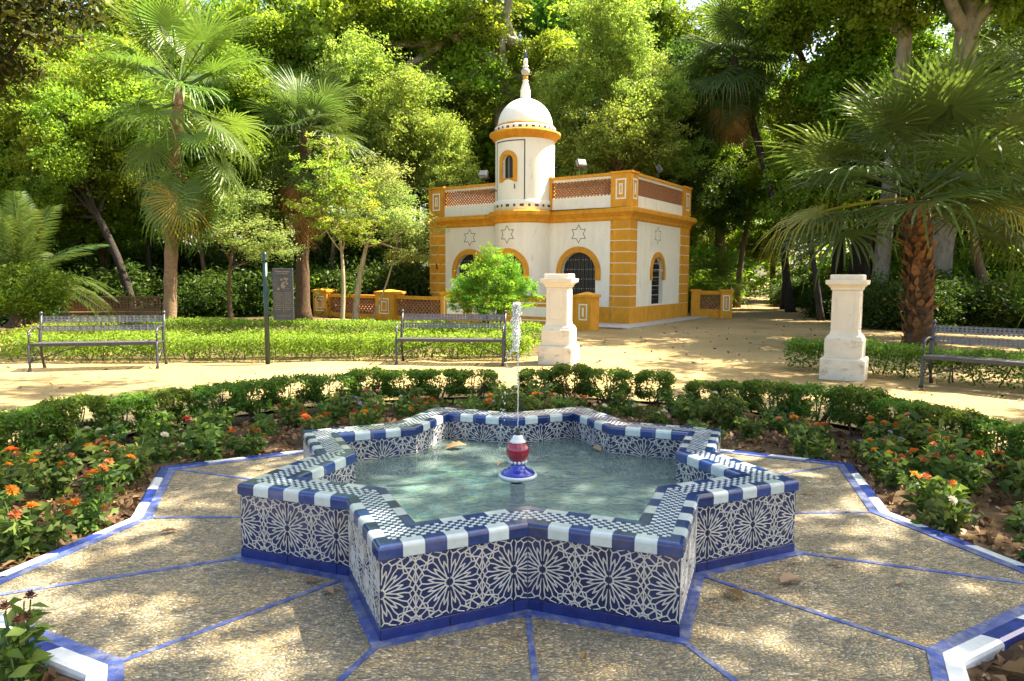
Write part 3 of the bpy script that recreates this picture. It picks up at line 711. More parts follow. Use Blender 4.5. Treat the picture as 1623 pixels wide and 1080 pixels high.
def lattice(M, x0, x1, z0, z1, parent, sp=.115, bw=.040, th=.05, d0=.05, mat='terracotta', name='lattice'):
    """pierced terracotta screen: two sets of diagonal bars"""
    mb = MB(); n = 0
    for s in (1, -1):
        k = -(z1-z0)-sp
        while k < (x1-x0)+sp:
            p, q = ((x0+k, z0), (x0+k+(z1-z0), z1)) if s == 1 else ((x0+k+(z1-z0), z0), (x0+k, z1))
            c = clipseg(p, q, x0, x1, z0, z1); k += sp
            if c is None: continue
            (a, b), (e, f) = c; l = math.hypot(e-a, f-b)
            if l < .02: continue
            nx, nz = -(f-b)/l*bw/2, (e-a)/l*bw/2; dd = d0+(.004 if s == 1 else 0)+.0002*(n % 7); n += 1
            q4 = [(a+nx, b+nz), (e+nx, f+nz), (e-nx, f-nz), (a-nx, b-nz)]
            q4 = [(min(max(x, x0), x1), min(max(z, z0), z1)) for x, z in q4]
            mb.add([M(x, z, dd) for x, z in q4]+[M(x, z, dd+th) for x, z in q4], [(0, 1, 2, 3), (7, 6, 5, 4), (0, 4, 5, 1), (1, 5, 6, 2), (2, 6, 7, 3), (3, 7, 4, 0)])
    return mb.build(name, mat, parent)
RB = .97
McB = Mcyl(RB)
ARCH = (.60, .775, 1.60, 1.34)          # inner half width, band half width, spring, band foot
# front walls either side of the bay, side and rear walls
mb = MB()
wall_cols(mb, Mf, -LU, -TS-.85, 0, 3.2, [(-5.98, ARCH[0], ARCH[2], 0.0)])
wall_cols(mb, Mf, -TS+.85, 0, 0, 3.2, [(-1.73, ARCH[0], ARCH[2], 0.0)])
wall_cols(mb, McB, -1.52, 1.52, 0, 3.2, [(-.03, .56, ARCH[2], 0.0)], step=.09)
wall_cols(mb, Ms, 0, LV, 0, 3.2, [(2.15, .46, 1.62, .57)])
for q in ([(-LU, LV, 0), (0, LV, 0), (0, LV, 3.2), (-LU, LV, 3.2)], [(-LU, 0, 0), (-LU, LV, 0), (-LU, LV, 3.2), (-LU, 0, 3.2)]): mb.add(q, [(0, 1, 2, 3)])
wall = mb.build('wall', 'plaster_white', pav)
mb = MB(); mb.box(-LU+.2, -.2, .5, LV-.2, .02, .04); mb.build('floor', 'roof_render', pav)
door_fill(Mf, -5.98, ARCH[0], ARCH[2], 0.02, .16, pav); door_fill(Mf, -1.73, ARCH[0], ARCH[2], 0.02, .16, pav); door_fill(McB, -.03, .56, ARCH[2], .02, .14, pav)
for M, c, wi in ((Mf, -5.98, ARCH[0]), (Mf, -1.73, ARCH[0]), (McB, -.03, .56)): arch_band(M, c, wi, wi+.175, ARCH[2], ARCH[3], .03, pav)
# side window: dark grille with pale glazing bars
wn = door_fill(Ms, 2.15, .46, 1.62, .58, .14, pav, 'window')
mb = MB()
for z in (.85, 1.15, 1.42, 1.66, 1.86): mb.box(2.15-.44, 2.15+.44, z, z+.02, .10, .12, lambda x, y, z_: Ms(x, y, z_)) if 0 else mb.add([Ms(2.15-.45, z, .10), Ms(2.15+.45, z, .10), Ms(2.15+.45, z+.022, .10), Ms(2.15-.45, z+.022, .10)], [(0, 1, 2, 3)])
mb.build('glazing_bar', 'stud_metal', wn)
arch_band(Ms, 2.15, .46, .62, 1.62, 1.34, .03, pav)
# star emblems in shallow sunk panels (a thin raised moulding round each)
for M, c, sx in ((Mf, -5.98, 1), (Mf, -1.73, 1), (McB, -.03, 1), (Ms, 2.10, 1)):
    hexagram(M, c, 2.76, .275, .017, pav); frame_line(M, c-.50, c+.50, 2.42, 3.10, .018, .012, pav, 'emblem_panel', 'plaster_white')
# plinth and quoins
mb = MB(); mb.box(-.98, .025, -.025, .30, 0, .53); mb.box(-.2, .025, .30, LV+.02, 0, .53); mb.build('plinth', 'plaster_ochre', pav)
qz = [.545+i*.332 for i in range(8)]
def quoins(x0, x1, y0, y1):
    mb = MB(); mb.bbox(x0, x1, y0, y1, 0, .310, .008); me = mb.mesh('quoin', 'plaster_ochre')
    for z in qz: obj('quoin', me, pav, Matrix.Translation((0, 0, z)))
quoins(-.64, .024, -.024, .46); quoins(-.22, .024, LV-.86, LV+.024); quoins(-LU-.024, -LU+.70, -.024, .5)
for q in ((-.62, .018, -.018, .44, .53, 3.19), (-.2, .018, LV-.84, LV+.018, .53, 3.19), (-LU-.018, -LU+.68, -.018, .48, 0, 3.19)):
    mb = MB(); mb.box(*q); mb.build('quoin_joint', 'plaster_white', pav)
mb = MB(); mb.bbox(-LU-.026, -LU+.702, -.026, .502, 0, .53, .008); mb.build('plinth', 'plaster_ochre', pav)
# cornice following the walls and the bay
def cornice_path(off):
    R = RB+off; yc = .02; x = math.sqrt(max(.01, R*R-(yc+off)**2)); a0 = math.asin(min(1, x/R))
    pts = [(-LU-off, LV+off), (-LU-off, -off)]
    pts += [(-TS+R*math.sin(t), yc-R*math.cos(t)) for t in np.linspace(-a0, a0, 21)]
    pts += [(off, -off), (off, LV+off)]
    return pts
mb = MB(); prof = [(.005, 3.12), (.05, 3.16), (.07, 3.24), (.16, 3.33), (.20, 3.36), (.20, 3.47), (.17, 3.50), (-.35, 3.50)]
rings = [[(x, y, z) for x, y in cornice_path(o)] for o, z in prof]
for r0, r1 in zip(rings, rings[1:]):
    n = len(r0)
    for i in range(n): j = (i+1) % n; mb.add([r0[i], r0[j], r1[j], r1[i]], [(0, 1, 2, 3)])
mb.add(rings[-1], [tuple(range(len(rings[-1])))]); mb.build('cornice', 'plaster_ochre', pav)
mb = MB(); mb.box(-LU+.1, -.1, .1, LV-.1, 3.50, 3.53); mb.build('roof', 'roof_render', pav)
# parapet: piers with inlaid frames, low white wall, terracotta lattice, top rail
def pier(x0, x1, y0, y1, panels):
    mb = MB(); mb.box(x0, x1, y0, y1, 3.49, 4.50); mb.box(x0-.03, x1+.03, y0-.03, y1+.03, 4.50, 4.56); o = mb.build('parapet_pier', 'plaster_ochre', pav)
    for M, a, b in panels:
        frame_line(M, a, b, 3.74, 4.34, .045, .008, o, 'inlay_frame', 'plaster_white'); frame_line(M, a+.11, b-.11, 3.88, 4.20, .040, .008, o, 'inlay_frame', 'plaster_white')
pier(-.64, .03, -.03, .46, [(lambda x, z, d: (x, d-.03, z), -.48, -.14), (lambda t, z, d: (.03-d, t, z), .06, .36)])
pier(-.32, .03, LV-.66, LV+.03, [(lambda t, z, d: (.03-d, t, z), LV-.48, LV-.14)])
pier(-LU-.03, -LU+.66, -.03, .34, [(lambda x, z, d: (x, d-.03, z), -LU+.16, -LU+.50)])
pier(-2.86, -2.70, -.03, .24, [])
def parapet(M, x0, x1):
    mb = MB(); mb.box(x0, x1, 3.49, 3.88, .02, .20, lambda a, b, c: M(a, b, c)); mb.box(x0, x1, 4.38, 4.46, .03, .19, lambda a, b, c: M(a, b, c)); mb.build('parapet_wall', 'plaster_white', pav)
    mb = MB(); mb.box(x0, x1, 4.46, 4.54, -.02, .24, lambda a, b, c: M(a, b, c)); mb.build('parapet_rail', 'plaster_ochre', pav)
    lattice(M, x0, x1, 3.88, 4.38, pav)
parapet(Mf, -2.70, -.64); parapet(Mf, -LU+.66, -TS-.90); parapet(Ms, .46, LV-.66)
for q in (((-LU, -.0), LV),): 
    mb = MB(); mb.box(-LU-.02, -LU+.16, .34, LV, 3.49, 4.54); mb.box(-LU+.16, -.32, LV-.16, LV+.02, 3.49, 4.54); mb.build('parapet_wall', 'plaster_white', pav)
# turret
RTW = .955; McT = Mcyl(RTW)
mb = MB(); mb.smooth = True
wall_cols(mb, McT, -math.pi*RTW, math.pi*RTW, 3.49, 5.75, [(-.02, .20, 5.02, 4.50)], dep=.12, step=.08); tw = mb.build('turret', 'plaster_white', pav)
arch_band(McT, -.02, .20, .335, 5.02, 4.50, .035, tw, closed=4.38)
mb = MB(); p = arch_path(-.02, .215, 5.02, 4.49, 16)
for i in range(1, len(p)-2): mb.add([McT(p[i][0], 4.49, .10), McT(p[i+1][0], 4.49, .10), McT(p[i+1][0], p[i+1][1], .10), McT(p[i][0], p[i][1], .10)], [(0, 1, 2, 3)])
wnd = mb.build('window', 'door_iron', tw)
mb = MB(); mb.add([McT(-.06, 4.5, .09), McT(-.02, 4.5, .09), McT(-.02, 5.2, .09), McT(-.06, 5.2, .09)], [(0, 1, 2, 3)]); mb.build('glazing_bar', 'lamp_grey', wnd)
frame_line(McT, -.58, .56, 3.72, 5.66, .035, .006, tw, 'painted_frame', 'star_line', .08)
c0 = (-TS, .02)
def ring_part(name, prof, mat, n=48):
    mb = MB(); mb.smooth = True; mb.lathe(prof, n, c0); return mb.build(name, mat, tw)
ring_part('turret_foot', [(RTW+.035, 3.49), (RTW+.035, 3.80), (RTW+.02, 3.83), (RTW-.01, 3.83)], 'plaster_white')
ring_part('turret_cornice', [(RTW-.01, 5.72), (RTW+.06, 5.76), (RTW+.10, 5.84), (RTW+.19, 5.90), (RTW+.19, 5.97), (RTW+.10, 6.0), (.80, 6.0)], 'plaster_ochre')
ring_part('dome_drum', [(RTW+.02, 5.98), (RTW+.03, 6.14), (RTW-.02, 6.17), (.86, 6.17)], 'plaster_white')
ring_part('dome_band', [(.905, 6.16), (.925, 6.19), (.925, 6.22), (.89, 6.24), (.86, 6.24)], 'plaster_ochre')
mb = MB()
for R, z, n, hh, ww in ((RTW+.037, 3.66, 26, .04, .065), (RTW+.030, 6.07, 30, .035, .05)):
    for k in range(n):
        a = 2*math.pi*k/n; M = Mcyl(R); x = R*(a-math.pi); wv = ww*(1 if k % 2 else .55)
        mb.add([M(x-wv, z-hh, -.004), M(x+wv, z-hh, -.004), M(x+wv, z+hh, -.004), M(x-wv, z+hh, -.004)], [(0, 1, 2, 3)])
mb.build('inset_dashes', 'star_line', tw)['kind'] = 'stuff'
ring_part('dome', [(.885, 6.20)]+[(.885*math.cos(t), 6.20+.90*math.sin(t)) for t in np.linspace(.05, 1.47, 16)], 'plaster_white')
fz = 7.08
fin = ring_part('finial', [(.15, fz), (.165, fz+.08), (.155, fz+.22), (.165, fz+.25), (.12, fz+.42), (.075, fz+.55), (.10, fz+.58), (.06, fz+.62)], 'plaster_white', 20)
mb = MB(); mb.smooth = True
def fpart(name, prof, mat):
    mb = MB(); mb.smooth = True; mb.lathe(prof, 18, c0); mb.build(name, mat, fin)
fpart('finial_bead', [(.05, fz+.60), (.085, fz+.64), (.085, fz+.70), (.05, fz+.74)], 'plaster_ochre')
fpart('finial_ball', [(.05, fz+.73), (.12, fz+.78), (.145, fz+.86), (.12, fz+.93), (.05, fz+.98)], 'roof_render')
fpart('finial_ring', [(.06, fz+.97), (.09, fz+1.0), (.09, fz+1.05), (.05, fz+1.08)], 'plaster_white')
fpart('finial_neck', [(.05, fz+1.07), (.075, fz+1.12), (.07, fz+1.22), (.04, fz+1.28)], 'plaster_white')
fpart('finial_spike', [(.045, fz+1.27), (.05, fz+1.33), (.022, fz+1.44), (.006, fz+1.58)], 'skirting_blue')
# little lamp arms on the turret
for x in (-.62, .22):
    mb = MB(); p0 = McT(x, 4.18, 0.0); p1 = McT(x+(-.10 if x < 0 else .06), 4.12 if x < 0 else 4.28, -.20); mb.tube([p0, p1], .018, 6); mb.build('lamp_arm', 'black_metal', tw)
mb = MB(); mb.box(-LU-.4, .55, -1.6, -.03, .0, .05); mb.box(.03, .7, -1.6, LV+.5, .0, .045); mb.build('paved_apron', 'step_stone', pav)
# floodlights
def floodlight(lx, ly, lz, ax, label):
    Rm = Matrix.Rotation(R_(-36), 4, 'Z'); p = Rm @ Vector((lx, ly, 0))
    f = thing('floodlight', label, 'floodlight', (KX+p.x, KY+p.y, lz), R_(ax), 'roof floodlights')
    mb = MB(); mb.tube([(0, .04, 0), (0, .04, .30)], .022, 6); mb.tube([(-.2, 0, .30), (-.2, .04, .22), (.2, .04, .22), (.2, 0, .30)], .012, 5); mb.build('bracket', 'black_metal', f)
    T = Matrix.Translation((0, 0, .38)) @ Matrix.Rotation(R_(-28), 4, 'X')
    mb = MB(); mb.bbox(-.15, .15, -.06, .08, -.11, .11, .02, T); mb.build('housing', 'iron_lamp', f)
    mb = MB(); mb.box(-.13, .13, -.068, -.06, -.09, .09, T); mb.build('lens', 'lamp_glass', f)
floodlight(-5.6, .28, 4.545, -30, 'small square floodlight on the parapet left of the turret')
floodlight(-1.72, .10, 4.545, 20, 'square floodlight above the front parapet right of the turret')
floodlight(-.12, 2.4, 4.545, 70, 'square floodlight on the parapet over the side wall')

# ------------------------------------------------------------------ low ochre walls
WX, WY = 2.539, 14.144
fen = thing('garden_wall', 'low ochre wall with terracotta lattice panels before the kiosk', 'wall', (WX, WY, 0), R_(-36))
def wpier(x0, x1, d0, d1, ht, parent, panels=(), cap=True):
    mb = MB(); mb.box(x0, x1, d0, d1, 0, ht-.07); mb.box(x0-.035, x1+.035, d0-.035, d1+.035, ht-.07, ht); o = mb.build('pier', 'plaster_ochre', parent)
    if cap:
        mb = MB(); xm, ym = (x0+x1)/2, (d0+d1)/2; mb.add([(x0, d0, ht), (x1, d0, ht), (x1, d1, ht), (x0, d1, ht), (xm-.04, ym, ht+.07), (xm+.04, ym, ht+.07)], [(0, 1, 5, 4), (1, 2, 5), (2, 3, 4, 5), (3, 0, 4)]); mb.build('cap', 'plaster_ochre', o)
    for a, b, c, d in panels:
        M = lambda x, z, dd: (x, d0+dd, z)
        frame_line(M, a, b, c, d, .035, .008, o, 'inlay_frame', 'plaster_white')
        if b-a > .6:
            mb = MB(); mb.box(a+.12, b-.12, d0-.010, d0, c+.12, d-.12); mb.build('inlay_panel', 'plaster_white', o)
        else: frame_line(M, a+.10, b-.10, c+.10, d-.10, .03, .008, o, 'inlay_frame', 'plaster_white')
    return o
def wpanel(x0, x1, parent, zt=.80):
    mb = MB(); mb.box(x0, x1, .06, .24, 0, .16); mb.box(x0, x1, .03, .27, zt-.10, zt); mb.build('wall_rail', 'plaster_ochre', parent)
    lattice(Mf, x0, x1, .16, zt-.10, parent, sp=.15, bw=.045, th=.06, d0=.10)
wpier(-.46, 0, -.05, .45, .97, fen, [(-.36, -.10, .28, .72)])
wpier(-.64, -.46, .0, .4, .95, fen, [], False)
wpier(-4.9, -.64, .02, .36, .90, fen, [(-2.5, -1.2, .2, .72), (-4.2, -2.9, .2, .72)], False)
wpier(-5.2, -4.05, -.06, .42, .97, fen, [(-5.06, -4.2, .18, .76)], False)
wpanel(-7.2, -5.2, fen); wpier(-8.0, -7.2, -.08, .50, .93, fen, [(-7.82, -7.38, .2, .72)])
wpanel(-10.4, -8.0, fen); wpier(-11.12, -10.4, -.06, .46, .94, fen, [(-10.98, -10.52, .2, .72)])
rw = thing('garden_wall', 'short low ochre wall with lattice at the far right of the kiosk', 'wall', (KX+LV*.588+.35, KY+LV*.809-.2, 0), R_(-12))
wpier(.75, 1.15, 0, .4, 1.0, rw, [(.83, 1.07, .25, .80)], False); wpier(-.25, .05, 0, .4, 1.0, rw, [], False)
mb = MB(); mb.box(.05, .75, .10, .30, 0, .30); mb.box(.05, .75, .08, .32, .82, .95); mb.build('wall_rail', 'plaster_ochre', rw); lattice(Mf, .05, .75, .30, .82, rw, sp=.13, d0=.15)
# far brick seat wall at the left
fb = thing('brick_bench', 'brown latticed brick bench back under the trees at far left', 'bench', (-12.0, 17.6, 0), R_(8))
mb = MB(); mb.box(-1.5, 1.35, .0, .45, 0, .30); mb.build('seat', 'brick_brown', fb)
mb = MB(); mb.box(-1.5, 1.35, .36, .42, .30, .40); mb.box(-1.5, 1.35, .36, .42, .74, .78)
mb.build('back_rail', 'brick_brown', fb)
mb = MB()
for i in range(30): x = -1.5+2.85*i/29; mb.box(x-.022, x+.022, .37, .41, .40, .74)
for i in range(4): z = .46+.085*i; mb.box(-1.5, 1.35, .373, .407, z-.015, z+.015)
mb.build('back_lattice', 'brick_brown', fb)

# ------------------------------------------------------------------ pedestals
def pedestal(loc, rz, label):
    p = thing('pedestal', label, 'pedestal', loc, rz, 'white masonry pedestals')
    T = Matrix.Identity(4)
    def blk(name, hw, z0, z1, b=.02):
        mb = MB(); mb.bbox(-hw, hw, -hw, hw, z0, z1, b); return mb.build(name, 'pedestal_foot', p)
    blk('base_block', .295, 0, .315, .022); blk('middle_block', .25, .315, .60, .018)
    mb = MB(); n = 4
    def rings(prof):
        vs = [(sx*h, sy*h, z) for h, z in prof for sx, sy in ((-1, -1), (1, -1), (1, 1), (-1, 1))]
        fs = [(i*4+k, i*4+(k+1) % 4, i*4+4+(k+1) % 4, i*4+4+k) for i in range(len(prof)-1) for k in range(4)]; fs.append(tuple(range(len(vs)-4, len(vs)))); return vs, fs
    mb.add(*rings([(.235, .60), (.225, .625), (.195, .655), (.188, .67), (.186, .70)])); mb.build('shaft_foot', 'pedestal_paint', p)
    mb = MB(); mb.bbox(-.182, .182, -.182, .182, .70, 1.285, .008); sh = mb.build('shaft', 'pedestal_paint', p)
    for r in range(4):
        Rm = Matrix.Rotation(math.pi/2*r, 4, 'Z'); q = MB()
        for a in ((-.13, .13, .74, .752), (-.13, .13, 1.233, 1.245), (-.13, -.118, .752, 1.233), (.118, .13, .752, 1.233)): q.box(a[0], a[1], -.190, -.182, a[2], a[3], Rm)
        q.build('moulding', 'pedestal_paint', sh)
    mb = MB(); mb.add(*rings([(.184, 1.285), (.20, 1.30), (.203, 1.325), (.235, 1.36), (.262, 1.375), (.268, 1.42), (.262, 1.435), (.20, 1.437)])); mb.build('cap', 'pedestal_paint', p)
    mb = MB(); mb.bbox(-.215, .215, -.215, .215, 1.436, 1.515, .014); mb.build('top_slab', 'pedestal_paint', p)
    return p
pedestal((1.0, 7.43, 0), R_(-20), 'white pedestal nearer the kiosk, beside the middle bench')
pedestal((5.02, 5.68, 0), R_(-34), 'white pedestal on the right, by the thick palm trunk')

# ------------------------------------------------------------------ benches
def bench_meshes():
    W = 1.78; out = {}
    mb = MB(); mb.smooth = True                       # one cast end: front leg, arm curl, back leg
    mb.tube([(0, -.02, 0), (0, .01, .06), (0, -.005, .22), (0, .01, .40), (0, .05, .43)], [.030, .018, .019, .022, .02], 8)
    mb.tube([(0, .52, 0), (0, .47, .10), (0, .43, .26), (0, .40, .42), (0, .42, .54), (0, .47, .68), (0, .50, .84)], [.028, .018, .018, .022, .026, .022, .02], 8)
    mb.tube([(0, .0, .415), (0, .2, .40), (0, .41, .41)], .017, 6)
    mb.tube([(0, .44, .62), (0, .30, .66), (0, .10, .64), (0, .03, .60), (0, .02, .55), (0, .07, .53), (0, .09, .57)], [.016, .017, .018, .018, .016, .013, .010], 6)
    mb.tube([(0, .02, .42), (0, .03, .50), (0, .02, .58)], .014, 6)
    mb.tube([(0, .03, .14), (0, .20, .24), (0, .30, .30), (0, .45, .16)], .011, 5)
    mb.ball((0, .50, .865), .03, 8, 6); out['end'] = mb.mesh('end_frame', 'bench_iron')
    def band(y0, z0, y1, z1, rows, n, wv, th):          # woven strap band between two heights
        mb = MB(); d = Vector((0, y1-y0, z1-z0)); nn = Vector((0, -(z1-z0), y1-y0)).normalized()
        def q(x0, x1, f0, f1, o, t):
            c = [Vector((x, y0, z0))+d*f for x, f in ((x0, f0), (x1, f0), (x1, f1), (x0, f1))]
            vs = [p+nn*o for p in c]+[p+nn*(o-t) for p in c]
            mb.add(vs, [(0, 1, 2, 3), (7, 6, 5, 4), (0, 4, 5, 1), (1, 5, 6, 2), (2, 6, 7, 3), (3, 7, 4, 0)])
        for r in range(rows): f = (r+.5)/rows; q(-W/2, W/2, f-wv, f+wv, .004, th)
        for i in range(n): x = -W/2+W*(i+.5)/n; q(x-.012, x+.012, 0, 1, .004+(.005 if i % 2 else -.005), th*.8)
        q(-W/2, W/2, -.045, .0, .008, .014); q(-W/2, W/2, 1.0, 1.045, .008, .014)
        return mb.mesh('band', 'bench_strap')
    out['band1'] = band(.445, .585, .465, .665, 3, 34, .085, .006); out['band2'] = band(.477, .715, .497, .815, 3, 34, .085, .006)
    out['seat'] = band(.02, .425, .41, .415, 9, 34, .034, .007)
    mb = MB(); mb.box(-W/2, W/2, -.005, .015, .385, .428); out['rail'] = mb.mesh('front_rail', 'bench_iron')
    mb = MB(); mb.tube([(-W/2, .03, .15), (-.25, .2, .37), (.25, .2, .37), (W/2, .03, .15)], .010, 6); out['brace'] = mb.mesh('brace', 'bench_iron')
    return out
BM = bench_meshes()
def bench(p0, p1, label):
    """p0, p1: feet of the front legs, left and right as seen"""
    p0, p1 = Vector(p0), Vector(p1); c = (p0+p1)/2; a = math.atan2(p1.y-p0.y, p1.x-p0.x)
    b = thing('bench', label, 'bench', (c.x, c.y, 0), a, 'iron park benches')
    for s in (-1, 1): obj('end_frame', BM['end'], b, Matrix.Translation((s*.89, 0, 0)))
    obj('back_band', BM['band1'], b); obj('back_band', BM['band2'], b); obj('seat', BM['seat'], b); obj('front_rail', BM['rail'], b); obj('brace', BM['brace'], b)
bench((-7.15, 6.40), (-5.40, 6.74), 'grey iron bench at far left, in front of the clipped hedge')
bench((-1.71, 7.26), (.02, 7.09), 'grey iron bench in the middle, left of a white pedestal')
bench((5.66, 4.86), (6.90, 3.58), 'shaded iron bench at the right edge of the picture')

# ------------------------------------------------------------------ information post, far lamp
sp = thing('sign_post', 'dark green post with a hanging slate-grey information board', 'sign', (-3.88, 7.36, 0))
mb = MB(); mb.smooth = True; mb.tube([(0, 0, 0), (0, 0, 1.72)], .040, 12); mb.build('post', 'post_green', sp)
mb = MB(); mb.smooth = True; mb.lathe([(.05, 1.70), (.05, 1.74), (.03, 1.76), (.045, 1.80), (.02, 1.85), (.005, 1.86)], 12); mb.build('post_cap', 'post_green', sp)
mb = MB(); mb.box(.035, .12, -.018, .018, 1.44, 1.50); mb.box(.035, .12, -.018, .018, .82, .88); mb.build('bracket', 'post_green', sp)
mb = MB(); mb.bbox(.115, .455, -.015, .015, .735, 1.59, .006); bd = mb.build('board', 'sign_board', sp)
mb = MB(); mb.box(.17, .40, -.0185, -.0155, 1.525, 1.54); mb.box(.20, .37, -.0185, -.0155, 1.495, 1.505)
for i in range(9):
    for s in (0, 1): mb.box(.145+s*.165, .265+s*.165-.02*(i % 3 == 2), -.0175, -.0155, 1.18-i*.034, 1.188-i*.034)
mb.box(.283, .288, -.0175, -.0155, .87, 1.19); mb.box(.17, .40, -.0175, -.0155, .80, .807)
mb.build('lettering', 'sign_print', bd)['kind'] = 'stuff'
mb = MB(); rng = random.Random(2)
for k in range(14):
    x, z = .285+rng.uniform(-.08, .08), 1.33+rng.uniform(-.09, .09); mb.box(x-.018, x+.018, -.019-.0002*k, -.0155, z-.016, z+.016)
mb.build('drawing', 'sign_print', bd)
lp = thing('street_lamp', 'ornate cast iron lamp post beside the far sandy path', 'street lamp', (13.97, 28.36, 0))
mb = MB(); mb.smooth = True; mb.lathe([(.30, 0), (.30, .12), (.22, .18), (.24, .35), (.16, .55), (.20, .62), (.17, .95), (.11, 1.1), (.14, 1.16), (.08, 1.25), (.06, 1.6)], 14); mb.build('base', 'iron_lamp', lp)
mb = MB(); mb.smooth = True; mb.lathe([(.055, 1.6), (.05, 3.4), (.08, 3.45), (.04, 3.5), (.035, 3.7)], 12); mb.build('post', 'iron_lamp', lp)
mb = MB(); mb.lathe([(.10, 3.7), (.20, 4.15), (.21, 4.17)], 6); mb.build('lantern', 'lamp_glass', lp)
mb = MB(); mb.lathe([(.24, 4.17), (.12, 4.32), (.04, 4.36), (.05, 4.42), (.005, 4.5)], 6); mb.build('lantern_cap', 'iron_lamp', lp)
#@@VEG
# ------------------------------------------------------------------ foliage prototypes
def crown_proto(name, seed, mat, R=2.0, flat=.8, nclump=70, nleaf=7000, L=.14, W=.075, cl=.42, upb=.7, hang=0.0):
    rng = np.random.default_rng(seed)
    d = unit(rng.normal(size=(nclump, 3))); rad = .35+.65*rng.random((nclump, 1))**.55
    C = d*rad*R*np.array([1, 1, flat]); C += rng.normal(size=C.shape)*.20*R*rng.random((nclump, 1))*1.5
    ci = rng.integers(0, nclump, nleaf); sz = cl*(.6+.8*rng.random(nclump))[ci][:, None]
    P = C[ci]+rng.normal(size=(nleaf, 3))*sz*np.array([1, 1, .62])
    tint = np.clip(.75*rng.random(nclump)[ci]**1.2+.40*rng.random(nleaf)-.05, 0, 1)
    dirs = np.tile(np.array([0, 0, -hang]), (nleaf, 1)) if hang else None
    V, F, T = leaf_cards(rng, P, L, W, upb, tint, dirs=dirs)
    me = npmesh(name, V, F, mat, T); return me, C
PROTO = {}
def protos(key, mat, n=2, **k): PROTO[key] = [crown_proto('crown', 100+17*i+len(key)*3+sum(map(ord, key)), mat, **k) for i in range(n)]
protos('broad', 'leaf_broad', 3, nleaf=4200, L=.23, W=.13, nclump=64, cl=.31)
protos('plane', 'leaf_plane', 3, nleaf=4400, L=.21, W=.17, nclump=52, cl=.36)
protos('yellow', 'leaf_yellow', 2, nleaf=4000, L=.22, W=.11, nclump=64, cl=.31)
protos('dark', 'leaf_dark', 3, nleaf=4600, L=.24, W=.11, nclump=66, cl=.32)
protos('olive', 'leaf_olive', 2, nleaf=4800, L=.19, W=.09, nclump=84, cl=.27)
protos('pale', 'leaf_pale', 2, nleaf=2600, L=.20, W=.065, nclump=36, cl=.34, flat=.6, upb=1.2)
protos('sapling', 'leaf_sapling', 2, nleaf=1100, L=.27, W=.11, nclump=26, cl=.27)
protos('magnolia', 'leaf_magnolia', 1, nleaf=2600, L=.30, W=.12, nclump=60)
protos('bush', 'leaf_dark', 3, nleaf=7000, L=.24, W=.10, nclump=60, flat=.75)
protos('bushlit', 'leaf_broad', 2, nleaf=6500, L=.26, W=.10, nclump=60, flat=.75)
protos('canopy', 'leaf_broad', 3, nleaf=2300, L=.19, W=.12, nclump=20, cl=.24, flat=.5)
protos('shrub', 'leaf_shrub', 1, nleaf=3000, L=.30, W=.075, nclump=60, flat=.9, cl=.25, upb=.4)

def bez(p, q, bow, n=6):
    p, q = Vector(p), Vector(q); m = (p+q)/2+Vector(bow)
    return [p*(1-t)**2+m*2*t*(1-t)+q*t*t for t in [i/n for i in range(n+1)]]
def tree(name, label, base_, fork, r0, lobes, kind, bark, cat='tree', group=None, seed=0, twigs=3, r1=None, bow=None):
    """base_ (x,y); fork (x,y,z) where the trunk ends; lobes [(x,y,z,scale[,zscale])] in world units"""
    rg = random.Random(seed+hash(label) % 1 + len(label)*7)
    bx, by = base_; t = thing(name, label, cat, (bx, by, 0), 0, group)
    r1 = r1 or r0*.55; fk = Vector((fork[0]-bx, fork[1]-by, fork[2]))
    mb = MB(); mb.smooth = True
    bw = bow or (rg.uniform(-.3, .3), rg.uniform(-.3, .3), 0)
    pts = bez((0, 0, -.05), fk, bw, 10); n = len(pts)-1
    rad = [(r0*(1.35 if i == 0 else 1.08 if i == 1 else 1)*(1-i/n)+r1*i/n)*rg.uniform(.95, 1.05) for i in range(n+1)]
    mb.tube(pts, rad, 12); mb.build('trunk', bark, t)
    br = MB(); br.smooth = True
    fine = []
    for l in lobes:
        if l[3] < .78 or (l[5] if len(l) > 5 else kind) == 'canopy': fine.append(l); continue
        s_, z_ = l[3], (l[4] if len(l) > 4 else l[3])
        for k in range(5):
            a_ = k*1.35+rg.uniform(0, 1.2); q_ = rg.uniform(.6, 2.0)*s_; m_ = rg.uniform(.40, .66)
            fine.append((l[0]+q_*math.cos(a_), l[1]+q_*math.sin(a_)*.8, l[2]+rg.uniform(-1.6, 1.6)*z_, s_*m_, z_*m_*rg.uniform(.8, 1.25))+tuple(l[5:]))
    lobes = fine
    for li, l in enumerate(lobes):
        lc = Vector((l[0]-bx, l[1]-by, l[2])); s = l[3]; zs = l[4] if len(l) > 4 else s
        far = len(l) > 5; st = pts[-1] if far else pts[-1-(li % 3)]; kr = .3 if far else .75
        br.tube(bez(st, lc, (rg.uniform(-.3, .3), rg.uniform(-.3, .3), -.15), 5), [r1*kr*(1-i/5)+r1*kr*.3*i/5 for i in range(6)], 7)
        kd_ = l[5] if len(l) > 5 else kind; me, C = PROTO[kd_][rg.randrange(len(PROTO[kd_]))]
        rz = rg.uniform(0, 6.28); M = Matrix.Translation(lc) @ Matrix.Rotation(rz, 4, 'Z') @ Matrix.Diagonal((s, s, zs, 1))
        o = obj('crown', me, t, M)
        for k in range(twigs):
            c = M @ Vector(C[rg.randrange(len(C))]); br.tube(bez(lc, c, (0, 0, .1), 3), [r1*.25*(1-i/4) + .006 for i in range(4)], 5)
    br.build('branches', bark, t)
    return t

